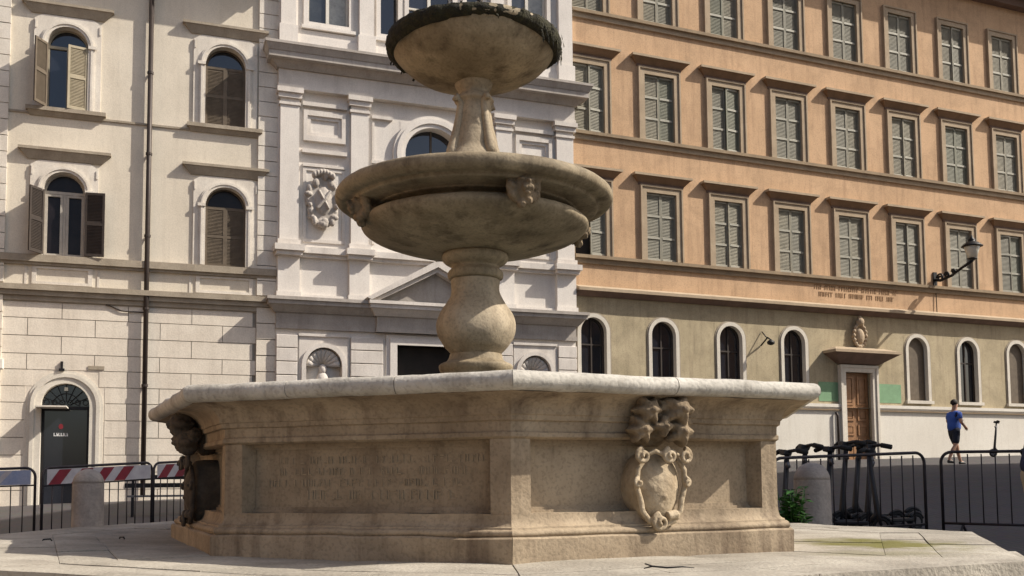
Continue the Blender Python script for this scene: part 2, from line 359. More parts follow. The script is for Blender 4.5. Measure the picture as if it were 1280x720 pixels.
# ================================================================== CREAM BUILDING (left)
def cream_building():
    B = thing('cream_house', (OL[0], OL[1], 0), AZL, 'cream plastered house with arched windows, brown shutters and a dark drainpipe', 'building')
    S0, S1, ZT = -22, -7.5, 17.0
    wins = [(-13.87, -12.8, 12.0, 13.86), (-9.6, -8.45, 12.02, 13.86), (-13.87, -12.8, 7.82, 9.66), (-9.55, -8.4, 7.82, 9.60)]
    # wins continue to the left outside the frame
    holes = []
    for (a, b, z0, zs) in wins: holes.append((a - .12, b + .12, z0 - .04, zs + (b - a) / 2 + .12))
    door = (-13.79, -12.56, .55, 3.64)
    holes_g = [(door[0] - .2, door[1] + .2, .3, door[3] + .62 + .2)]
    wm = wall_sheet(S0, S1, 6.5, ZT, holes)
    wm.box(S0, S1, .5, 9, 6.5, ZT)                   # body of the house behind the wall sheet
    wm.build('wall', 'cream_plaster', B)
    g = wall_sheet(S0, S1, .2, 6.5, holes_g, -.03); g.box(S0, S1, .5, 9, .2, 6.49); g.build('ground_floor_wall', 'joint', B)
    # ashlar blocks, one by one
    courses = [.35, .83, 1.31, 1.79, 2.27, 2.75, 3.23, 3.71, 4.16, 4.62, 5.06, 5.56, 6.05, 6.5]
    cx = (door[0] + door[1]) / 2; ro = (door[1] - door[0]) / 2 + .36
    for i in range(len(courses) - 1):
        z0, z1 = courses[i] + .010, courses[i + 1] - .010
        offs = 0 if i % 2 else .86
        s = -15.9 + offs - 1.72
        cuts = []
        while s < S1: cuts.append(s); s += 1.72
        for k in range(len(cuts)):
            a, b = cuts[k] + .009, (cuts[k + 1] if k + 1 < len(cuts) else S1) - .009
            b = min(b, -8.07)
            if b - a < .1: continue
            segs = [(a, b)]
            zt = min(z1, 99)
            if z0 < door[3] + ro:                    # cut around the doorway
                w = ro if z0 < door[3] else math.sqrt(max(0, ro * ro - (max(z0, door[3]) - door[3]) ** 2))
                w += .03
                lo, hi = cx - w, cx + w
                new = []
                for (p, q) in segs:
                    if q <= lo or p >= hi: new.append((p, q))
                    else:
                        if p < lo - .08: new.append((p, lo))
                        if q > hi + .08: new.append((hi, q))
                segs = new
            for (p, q) in segs:
                o = .012 + random.uniform(-.004, .004)
                M().frust(p, q, o - .012, z0, p, q, o - .012, z1, -.05) .build('stone_block', 'ashlar', B) if False else \
                    M().fb(p, q, -.05, o, z0, z1).build('stone_block', 'ashlar', B)
    # quoin strips
    for (a, b, o) in ((-8.06, -7.5, .09), (-15.35, -14.80, .09)):
        z = 7.0; i = 0
        while z < 16.2:
            M().fb(a, b, -.02, o + random.uniform(-.006, .006), z + .008, z + .44).build('quoin_stone', 'cream_trim', B); z += .455
        z = .9
        while z < 6.3:
            M().fb(a, b, -.02, o + random.uniform(-.006, .006), z + .008, z + .46).build('quoin_stone', 'ashlar', B); z += .48
        q = M().fb(a - .06, b + .06, -.02, o + .10, 16.3, 16.45); q.fb(a - .1, b + .1, -.02, o + .16, 16.45, 16.62); q.build('quoin_capital', 'cream_trim', B)
    # courses
    q = M().fb(S0, S1 + .0, 0, .16, 7.60, 7.80); q.fb(S0, S1, 0, .09, 7.52, 7.598); q.build('sill_course', 'hood_stone', B)
    q = M().fb(S0, S1, -.02, .22, 6.80, 6.95); q.fb(S0, S1, -.02, .14, 6.66, 6.798); q.fb(S0, S1, -.02, .07, 6.52, 6.658); q.build('string_cornice', 'hood_stone', B)
    M().fb(S0, S1 - .57, 0, .045, 11.80, 11.86).build('string_band', 'hood_stone', B)
    # eaves and roof
    q = M().fb(S0, S1 + .2, -.3, .95, 17.0, 17.18); q.fb(S0, S1 + .1, -.3, .5, 16.72, 16.998); q.build('eaves', 'hood_stone', B)
    q = M().hexa([(S0, -1.0, 17.19), (S1 + .2, -1.0, 17.19), (S1 + .2, 9, 19.6), (S0, 9, 19.6), (S0, -1.0, 17.29), (S1 + .2, -1.0, 17.29), (S1 + .2, 9, 19.72), (S0, 9, 19.72)]); q.build('roof', 'roof_tile', B)
    # windows
    for k, (a, b, z0, zs) in enumerate(wins):
        r = (b - a) / 2; c = (a + b) / 2
        inn = arch_pts(a, b, z0, zs); out = rect_out(inn, a - .34, b + .34, zs + r + .30, z0)
        m = M().ring(inn, out, -.28, .05)
        arc_o = arch_pts(a - .17, b + .17, z0, zs); m2 = arch_pts(a, b, z0, zs)
        m.ring(m2, arc_o, .0, .10)
        m.ring(arch_pts(a - .07, b + .07, z0, zs), arch_pts(a - .13, b + .13, z0, zs), .10, .125)
        for sx in (a - .30, b + .30):                                             # spandrel bosses
            m.lathe([(.07, 0), (.055, .03), (.02, .045)], 10) if False else m.fb(sx - .02, sx + .02, .05, .075, zs + r - .12, zs + r + .12)
        m.fb(a - .22, a - .0, .10, .15, zs - .05, zs + .04); m.fb(b, b + .22, .10, .15, zs - .05, zs + .04)   # imposts
        w = m.build('window', 'cream_trim', B)
        gl = M().prism(inn, -.26, -.22); gl.build('pane', 'glass' if k < 2 else 'glass_dark', w)
        fr = M(); fr.ring([(x + (c - x) * .1, z if i in (0, len(inn) - 1) else z - .04) for i, (x, z) in enumerate(inn)], inn, -.22, -.17)
        fr.fb(c - .035, c + .035, -.22, -.165, z0, zs); fr.fb(a, b, -.22, -.16, zs - .05, zs + .03)
        if k >= 2:
            for x0_, x1_ in ((a + .03, c - .04), (c + .04, b - .03)): fr.ring([(x0_ + .07, z0 + .09), (x0_ + .07, zs - .12), (x1_ - .07, zs - .12), (x1_ - .07, z0 + .09)], [(x0_, z0), (x0_, zs - .06), (x1_, zs - .06), (x1_, z0)], -.215, -.155, True)
        fr.build('window_frame', 'timber_frame' if k == 0 else 'frame_pale' if k == 2 else 'shutter_brown', w)
        # hood on brackets
        h = M().frust(a - .42, b + .42, .04, zs + r + .32, a - .62, b + .62, .16, zs + r + .56); h.fb(a - .66, b + .66, 0, .185, zs + r + .562, zs + r + .64)
        h.build('window_hood', 'hood_stone', B)
        if k < 2:
            si = M().fb(a - .50, b + .50, 0, .17, z0 - .11, z0 - .0); si.frust(a - .4, b + .4, .04, z0 - .24, a - .46, b + .46, .13, z0 - .112); si.build('window_sill', 'hood_stone', B)
        else:
            pn = M().ring([(a - .12, 7.08), (a - .12, 7.44), (b + .12, 7.44), (b + .12, 7.08)], [(a - .24, 7.0), (a - .24, 7.50), (b + .24, 7.50), (b + .24, 7.0)], 0, .035, True)
            pn.fb(a - .42, a - .36, 0, .02, 6.97, 7.5); pn.fb(b + .36, b + .42, 0, .02, 6.97, 7.5)
            pn.build('apron_panel', 'cream_trim', B)
        # shutters: slatted leaves
        hw = r - .01; zt = zs - .02
        def leaf(wd, hh, mt, name='shutter'):
            q = M(); q.box(0, .06, -.02, .02, 0, hh); q.box(wd - .06, wd, -.02, .02, 0, hh)
            for zz in (0, hh * .5 - .03, hh - .07): q.box(.06, wd - .06, -.02, .02, zz, zz + .07)
            q.box(.06, wd - .06, -.003, .003, .07, hh - .07)
            zz = .085
            while zz < hh - .1:
                if abs(zz - hh * .5) > .06:
                    q.hexa([(.06, -.016, zz), (wd - .06, -.016, zz), (wd - .06, -.010, zz), (.06, -.010, zz), (.06, .010, zz + .032), (wd - .06, .010, zz + .032), (wd - .06, .016, zz + .032), (.06, .016, zz + .032)])
                zz += .042
            return q.mesh(name, mt)
        if k in (0, 2):
            hh = zt - z0
            ang = rad(238) if k == 0 else rad(233)
            link('shutter', leaf(.52, hh, 'shutter_brown' if k == 0 else 'shutter_dark'), w, (a + .02, -.08, z0 + .01), (0, 0, ang))
            if k == 0: link('shutter', leaf(.52, hh, 'shutter_buff'), w, (b - .01, -.05, z0 + .01), (0, 0, rad(180 + 14)))
            else: link('shutter', leaf(.52, hh, 'shutter_dark'), w, (b + .53, -.20, z0 + .01), (0, 0, rad(174)))
        else:
            hh = zt - z0
            link('shutter', leaf(hw, hh, 'shutter_brown'), w, (a + .01, .10, z0 + .01))
            link('shutter', leaf(hw, hh, 'shutter_brown'), w, (a + .01 + hw, .10, z0 + .01))
    # doorway
    a, b, z0, zs = door; r = (b - a) / 2; c = (a + b) / 2
    m = M(); m.ring(arch_pts(a, b, z0, zs), arch_pts(a - .17, b + .17, z0, zs), -.3, .06); m.ring(arch_pts(a - .17, b + .17, z0, zs), arch_pts(a - .27, b + .27, z0, zs), -.3, .10); m.ring(arch_pts(a - .27, b + .27, z0, zs), arch_pts(a - .35, b + .35, z0, zs), -.1, .04)
    d = m.build('doorway', 'surround_white', B)
    M().ring(arch_pts(a - .30, b + .30, z0, zs), rect_out(arch_pts(a - .30, b + .30, z0, zs), a - .42, b + .42, zs + r + .5, z0), -.1, .004).build('spandrel', 'ashlar', d)
    M().prism(arch_pts(a, b, z0, zs), -.3, -.24).build('door_glass', 'glass', d)
    q = M(); q.fb(a, a + .07, -.24, -.18, z0, zs); q.fb(b - .07, b, -.24, -.18, z0, zs); q.fb(a, b, -.24, -.17, zs - .10, zs - .01); q.build('door_frame', 'iron', d)
    q = M()                                                               # fanlight grille
    for i in range(1, 8):
        t = PI * i / 8; q.tube([(c - .12 * math.cos(t), .19, zs + .12 * math.sin(t)), (c - (r - .02) * math.cos(t), .19, zs + (r - .02) * math.sin(t))], .012, 5)
    q.tube([(c - .35 * math.cos(PI * i / 12), .19, zs + .35 * math.sin(PI * i / 12)) for i in range(13)], .012, 5)
    for i in range(6): q.lathe([(.05, 0), (.05, .01)], 8) if False else q.tube([(c - .5 + .2 * i + .07 * math.cos(t), .19, zs + .10 + .07 * math.sin(t)) for t in [2 * PI * j / 10 for j in range(10)]], .009, 4, True)
    q.build('fanlight_grille', 'iron', d)
    q = M().fb(a - .10, b - .55, -.2, .62, zs - .085, zs - .045); q.build('door_canopy', 'cream_trim', d)
    q = M(); q.prism([(c - .12 + .06 * math.cos(t), 3.07 + .075 * math.sin(t)) for t in [2 * PI * j / 14 for j in range(14)]], -.239, -.232); q.build('door_emblem', 'red_print', d)
    q = M(); x = c - .30
    for wd in (.07, .05, .06, .06, .03, .06, .045):
        q.fb(x, x + .018, -.239, -.232, 2.80, 2.89); q.fb(x + .02, x + wd - .012, -.239, -.232, 2.80, 2.82 if wd > .05 else 2.86); x += wd
    q.build('door_lettering', 'white_print', d)['kind'] = 'stuff'
    M().prism([(c - .05, zs + .42), (c + .05, zs + .42), (c + .04, zs + .52), (c - .04, zs + .52)], -.2, -.1).build('door_lamp', 'lamp_glass', d)
    # drainpipe
    dp = M().tube([(-11.13, -.14, gz(-10.4, 28) + .1), (-11.13, -.14, 16.75)], .072, 10).build('drainpipe', 'pipe_metal', B, True)
    for z in (1.8, 4.2, 6.4, 8.5, 10.9, 13.3, 15.7):
        q = M().lathe([(.09, z), (.09, z + .07)], 10, -11.13, -.14); q.fb(-11.16, -11.10, 0, .08, z + .01, z + .06); q.build('pipe_bracket', 'pipe_metal', dp)
    # cable, small plaque, hook and wall box
    M().tube([(-12.2 + .1 * i, -.05, 6.50 - .16 * sm(0, 5, i)) for i in range(12)], .018, 5).build('cable', 'pipe_metal', B, True)
    M().fb(-12.62, -12.2, .01, .04, 4.66, 4.76).build('name_plaque', 'hood_stone', B)
    q = M().fb(-13.32, -13.26, 0, .08, 4.62, 4.86); q.fb(-13.36, -13.22, 0, .1, 4.60, 4.66); q.build('wall_hook', 'iron', B)
    q = M().fb(-15.0, -14.72, .1, .34, 4.58, 4.86); q.fb(-14.9, -14.8, .1, .4, 4.5, 4.6); bevel(q.build('alarm_box', 'white_dado', B), .02)
    # gutter bracket behind the church end
    return B
cream_building()

# ================================================================== CHURCH
def church():
    B = thing('church_facade', (OL[0], OL[1], 0), AZL, 'white church front with deep cornices, pilasters and round window behind the fountain', 'church')
    A0, A1, AX, O = -7.5, 2.22, -2.66, .12
    B.scale = (1, 1, 1.012); B.location.z = -.0175
    mir = lambda s: 2 * AX - s
    # openings
    lun = [(-6.80, -5.36), (mir(-5.36), mir(-6.80))]
    door = (-3.84, -1.60, .9, 5.62)
    ocu = (AX - .0, 11.60, .98)
    att = [(-6.62, -5.36, 15.40, 18.2), (mir(-5.36), mir(-6.62), 15.40, 18.2), (-4.36, -3.80, 15.35, 18.0), (-3.45, -1.99, 15.1, 18.0), (mir(-3.80), mir(-4.36), 15.35, 18.0)]
    hol = [(l[0] + .1, l[1] - .1, 3.5, 5.5) for l in lun] + [door] + [(AX - 1.02, AX + 1.02, 10.58, 12.62)] + att
    m = wall_sheet(A0, A1, .5, 20, hol, O, .35)
    m.box(A0 + .01, A1 - .01, .40, 12, .5, 20)
    m.add([(A0, 0.3, .5), (A0, -O, .5), (A0, -O, 20), (A0, .3, 20)], [(0, 1, 2, 3)]); m.add([(A1, 0.3, .5), (A1, -O, .5), (A1, -O, 20), (A1, .3, 20)], [(0, 1, 2, 3)])
    m.build('wall', 'church_white', B)
    # rusticated base courses on the piers
    piers = [(A0, -6.88), (-5.28, -4.28), (mir(-4.28), mir(-5.28)), (mir(-6.88), A1)]
    for (a, b) in piers:
        z = 1.0
        while z < 5.8:
            bevel(M().fb(a + .004, b, O - .05, O + .10, z + .022, z + .40 - .002).build('stone_course', 'church_trim', B), .012, 1); z += .40
    # niches with shells
    for (a, b) in lun:
        zs = 4.92; c = (a + b) / 2; r = (b - a) / 2 - .18
        w = M().ring(arch_pts(c - r, c + r, 2.2, zs), rect_out(arch_pts(c - r, c + r, 2.2, zs), a - .02, b + .02, 5.86, 2.2), O - .3, O + .05)
        w.ring(arch_pts(c - r, c + r, 2.2, zs), arch_pts(c - r - .13, c + r + .13, 2.2, zs), O + .05, O + .12)
        w.fb(a - .04, b + .04, O + .05, O + .10, 5.78, 5.86)
        nb = w.build('niche', 'church_trim', B)
        q = M(); q.prism(arch_pts(c - r, c + r, 2.2, zs), O - .34, O - .3)
        sh = q.build('niche_back', 'church_trim', nb)
        q = M()
        for i in range(9):
            t = PI * (i + .5) / 9; d = (-math.cos(t), math.sin(t))
            q.tube([(c + d[0] * .08, -(O - .27), zs + .03 + d[1] * .08), (c + d[0] * r * .5, -(O - .22), zs + d[1] * r * .5), (c + d[0] * r * .92, -(O - .05), zs + d[1] * r * .92)], [.03, .07, .11], 6)
        q.build('shell_relief', 'church_trim', nb, True)
        q = M().ball((c, -(O - .15), zs - .1), (.12, .12, .16), 10, 8); q.ball((c, -(O - .15), zs - .42), (.2, .15, .26), 10, 8); q.build('niche_bust', 'church_trim', nb, True)
    # portal
    a, b, z0, z1 = door
    q = M().ring([(a, z0), (a, z1), (b, z1), (b, z0)], [(a - .22, z0), (a - .22, z1 + .20), (b + .22, z1 + .20), (b + .22, z0)], O - .3, O + .12); q.ring([(a - .22, z0), (a - .22, z1 + .20), (b + .22, z1 + .20), (b + .22, z0)], [(a - .34, z0), (a - .34, z1 + .30), (b + .34, z1 + .30), (b + .34, z0)], O, O + .07)
    p = q.build('portal', 'church_white', B)
    M().fb(a, b, O - .4, O - .3, z0, z1).build('portal_door', 'dark_void', p)
    # lower entablature
    for (s0, s1, e) in ((A0, A1, 0), (-4.50, mir(-4.50), .14)):
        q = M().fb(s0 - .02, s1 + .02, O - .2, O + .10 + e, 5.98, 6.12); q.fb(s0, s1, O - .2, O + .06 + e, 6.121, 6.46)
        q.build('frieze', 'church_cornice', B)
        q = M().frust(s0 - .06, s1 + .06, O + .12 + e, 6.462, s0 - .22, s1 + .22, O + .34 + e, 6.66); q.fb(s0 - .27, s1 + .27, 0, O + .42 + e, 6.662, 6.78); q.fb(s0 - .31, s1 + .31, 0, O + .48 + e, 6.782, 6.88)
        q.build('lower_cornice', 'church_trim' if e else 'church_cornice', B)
    # pediment over the portal
    pl, pr, pz = -4.62, mir(-4.62), 8.0
    th = .22
    for sgn in (0, 1):
        f = (lambda s: s) if sgn == 0 else mir
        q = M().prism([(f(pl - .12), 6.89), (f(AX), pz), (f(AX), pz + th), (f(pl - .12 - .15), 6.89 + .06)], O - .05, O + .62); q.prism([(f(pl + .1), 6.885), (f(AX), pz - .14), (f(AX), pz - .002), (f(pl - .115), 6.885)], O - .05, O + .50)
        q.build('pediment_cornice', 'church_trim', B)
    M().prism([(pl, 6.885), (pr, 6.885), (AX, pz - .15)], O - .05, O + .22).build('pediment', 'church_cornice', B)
    # pedestal zone
    pil = [(A0 + .02, -6.84), (-5.34, -4.72), (mir(-4.72), mir(-5.34)), (mir(-6.84), A1 - .02)]
    for (s0, s1) in pil:
        q = M().fb(s0, s1, O - .1, O + .16, 6.88, 8.14); q.fb(s0 - .04, s1 + .04, O - .1, O + .22, 6.881, 7.06); q.build('pedestal', 'church_white', B)
        q = M().fb(s0 - .06, s1 + .06, O - .1, O + .34, 8.141, 8.26); q.fb(s0 - .12, s1 + .12, O - .1, O + .42, 8.261, 8.44); q.fb(s0 - .02, s1 + .02, O - .1, O + .24, 8.441, 8.62); q.build('pilaster_base', 'church_trim', B)
        q = M().fb(s0 + .04, s1 - .04, O - .1, O + .16, 8.62, 12.9); q.build('pilaster', 'church_white', B)
        q = M().fb(s0 + .0, s1 - .0, O - .1, O + .20, 12.70, 12.78); q.fb(s0 - .03, s1 + .03, O - .1, O + .24, 12.90, 13.05); q.fb(s0 - .07, s1 + .07, O - .1, O + .30, 13.051, 13.2); q.build('pilaster_capital', 'church_trim', B)
    q = M().fb(A0 - .06, A1 + .06, .0, O + .12, 8.142, 8.25); q.fb(A0 - .12, A1 + .12, .0, O + .22, 8.251, 8.43); q.build('string_course', 'church_trim', B)
    q = M().fb(A0, A1, .0, O + .09, 6.882, 7.02); q.build('plinth_course', 'church_white', B)
    # panels between the pilasters
    for f in ((lambda s: s), mir):
        e = lambda x0, x1: (min(f(x0), f(x1)), max(f(x0), f(x1)))
        x0, x1 = e(-6.78, -5.42)
        q = M().ring([(x0 + .16, 11.86), (x0 + .16, 12.48), (x1 - .16, 12.48), (x1 - .16, 11.86)], [(x0 + .04, 11.70), (x0 + .04, 12.64), (x1 - .04, 12.64), (x1 - .04, 11.70)], O, O + .10, True)
        q.ring([(x0 + .26, 11.96), (x0 + .26, 12.38), (x1 - .26, 12.38), (x1 - .26, 11.96)], [(x0 + .155, 11.855), (x0 + .155, 12.485), (x1 - .155, 12.485), (x1 - .155, 11.855)], O, O + .05, True)
        q.fb(x0 - .0, x1 + .0, O, O + .14, 12.76, 12.88); q.build('wall_panel', 'church_trim', B)
        q = M().fb(x0, x1, O, O + .13, 11.32, 11.44); q.fb(x0 + .03, x1 - .03, O, O + .07, 10.92, 11.0); q.build('panel_moulding', 'church_trim', B)
        q = M().ring([(x0 + .14, 8.72), (x0 + .14, 10.80), (x1 - .14, 10.80), (x1 - .14, 8.72)], [(x0 + .04, 8.62), (x0 + .04, 10.90), (x1 - .04, 10.90), (x1 - .04, 8.62)], O, O + .04, True); q.build('crest_panel', 'church_trim', B)
        cx = (x0 + x1) / 2 - .05
        # oval crest
        q = M(); n = 22
        q.prism([(cx + .42 * math.cos(2 * PI * i / n), 9.86 + .66 * math.sin(2 * PI * i / n)) for i in range(n)], O - .02, O + .16)
        for i in range(26):
            t = 2 * PI * i / 26; rr = 1 + .08 * math.sin(5 * t)
            q.ball((cx + .44 * rr * math.cos(t), -(O + .14 + .05 * math.sin(i * 2.3)), 9.86 + .70 * rr * math.sin(t)), (.10 + .03 * math.sin(i * 1.7), .08, .12 + .04 * math.cos(i * 2.9)), 8, 6)
        for i in range(7): q.ball((cx - .28 + .093 * i, -(O + .2), 10.62 + .1 * math.sin(PI * i / 6)), (.085, .12, .11), 8, 6)
        q.ball((cx, -(O + .14), 9.86), (.27, .12, .45), 12, 8); q.tube([(cx - .2, -(O + .24), 9.6), (cx + .05, -(O + .27), 9.9), (cx + .2, -(O + .24), 10.15)], .05, 6); q.tube([(cx + .16, -(O + .24), 9.6), (cx - .05, -(O + .27), 9.95), (cx - .15, -(O + .24), 10.15)], .04, 6)
        q.ball((cx, -(O + .16), 9.14), (.16, .12, .12), 8, 6)
        q.v = [(v[0], -O + (v[1] + O) * 1.2 if v[1] < -O else v[1], v[2]) for v in q.v]
        remesh(q.build('oval_crest', 'church_cornice', B, True), .016)
        # inner bay mouldings
        x0, x1 = e(-4.64, -3.98)
        q = M().fb(x0, x1, O, O + .10, 12.62, 12.72); q.fb(x0, x1, O, O + .07, 11.22, 11.32); q.fb(x0 + .02, x0 + .09, O, O + .05, 8.7, 12.5); q.build('bay_moulding', 'church_trim', B)
    # round window
    n = 40; cc = lambda r: [(AX + r * math.cos(2 * PI * i / n), 11.60 + r * math.sin(2 * PI * i / n)) for i in range(n)]
    sq = [(AX + 1.06 * max(-1, min(1, 1.45 * math.cos(2 * PI * i / n))), 11.60 + 1.06 * max(-1, min(1, 1.45 * math.sin(2 * PI * i / n)))) for i in range(n)]
    q = M().ring(cc(.98), sq, O - .02, O + .006, True); q.ring(cc(.92), cc(1.30), O - .3, O + .12, True); q.ring(cc(1.05), cc(1.2), O + .12, O + .17, True)
    w = q.build('round_window', 'church_white', B)
    M().prism(cc(.93), O - .3, O - .26).build('pane', 'glass', w)
    q = M().fb(AX - .03, AX + .03, O - .26, O - .22, 10.68, 12.52); q.fb(AX - .92, AX + .92, O - .26, O - .221, 11.57, 11.63); q.build('glazing_bar', 'shutter_brown', w)
    # main entablature
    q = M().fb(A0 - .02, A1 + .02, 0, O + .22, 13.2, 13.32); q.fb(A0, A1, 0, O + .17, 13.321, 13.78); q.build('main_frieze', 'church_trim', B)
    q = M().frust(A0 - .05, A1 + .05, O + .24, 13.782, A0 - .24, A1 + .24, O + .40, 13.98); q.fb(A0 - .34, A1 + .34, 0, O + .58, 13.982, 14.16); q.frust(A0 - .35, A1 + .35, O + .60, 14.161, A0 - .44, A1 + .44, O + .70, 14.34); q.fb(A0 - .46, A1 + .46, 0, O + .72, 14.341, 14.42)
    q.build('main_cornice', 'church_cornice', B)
    # attic order
    q = M().fb(A0, A1, 0, O + .12, 14.42, 14.9); q.fb(A0, A1, 0, O + .06, 14.901, 15.12); q.build('attic_plinth', 'church_white', B)
    for (s0, s1) in [(A0 + .0, -6.95), (-5.1, -4.55), (mir(-4.55), mir(-5.1)), (mir(-6.95), A1)]:
        q = M().fb(s0, s1, O - .1, O + .26, 14.421, 15.14); q.fb(s0 + .05, s1 - .05, O - .1, O + .18, 15.141, 20); q.build('attic_pilaster', 'church_white', B)
    for i, (x0, x1, z0, z1) in enumerate(att):
        q = M().ring([(x0, z0), (x0, z1), (x1, z1), (x1, z0)], [(x0 - .14, z0 - .14), (x0 - .14, z1 + .14), (x1 + .14, z1 + .14), (x1 + .14, z0 - .14)], O - .3, O + .07, True); q.fb(x0 - .2, x1 + .2, O, O + .14, z0 - .24, z0 - .14)
        w = q.build('attic_window', 'church_white', B)
        M().fb(x0, x1, O - .3, O - .24, z0, z1).build('pane', 'glass_grey' if i < 2 else 'glass', w)
        if i in (0, 1, 3):
            c = (x0 + x1) / 2
            q = M().fb(c - .05, c + .05, O - .24, O - .18, z0, z1); q.fb(x0, x0 + .06, O - .24, O - .18, z0, z1); q.fb(x1 - .06, x1, O - .24, O - .18, z0, z1); q.fb(x0, x1, O - .24, O - .179, z0, z0 + .07); q.fb(x0, x1, O - .24, O - .185, z0 + 1.3, z0 + 1.36); q.build('window_frame', 'white_dado', w)
        if i < 2: M().fb((x0 + x1) / 2 + .06, x1 - .07, O - .235, O - .20, z0 + .08, z1).build('curtain', 'curtain', w)
church()

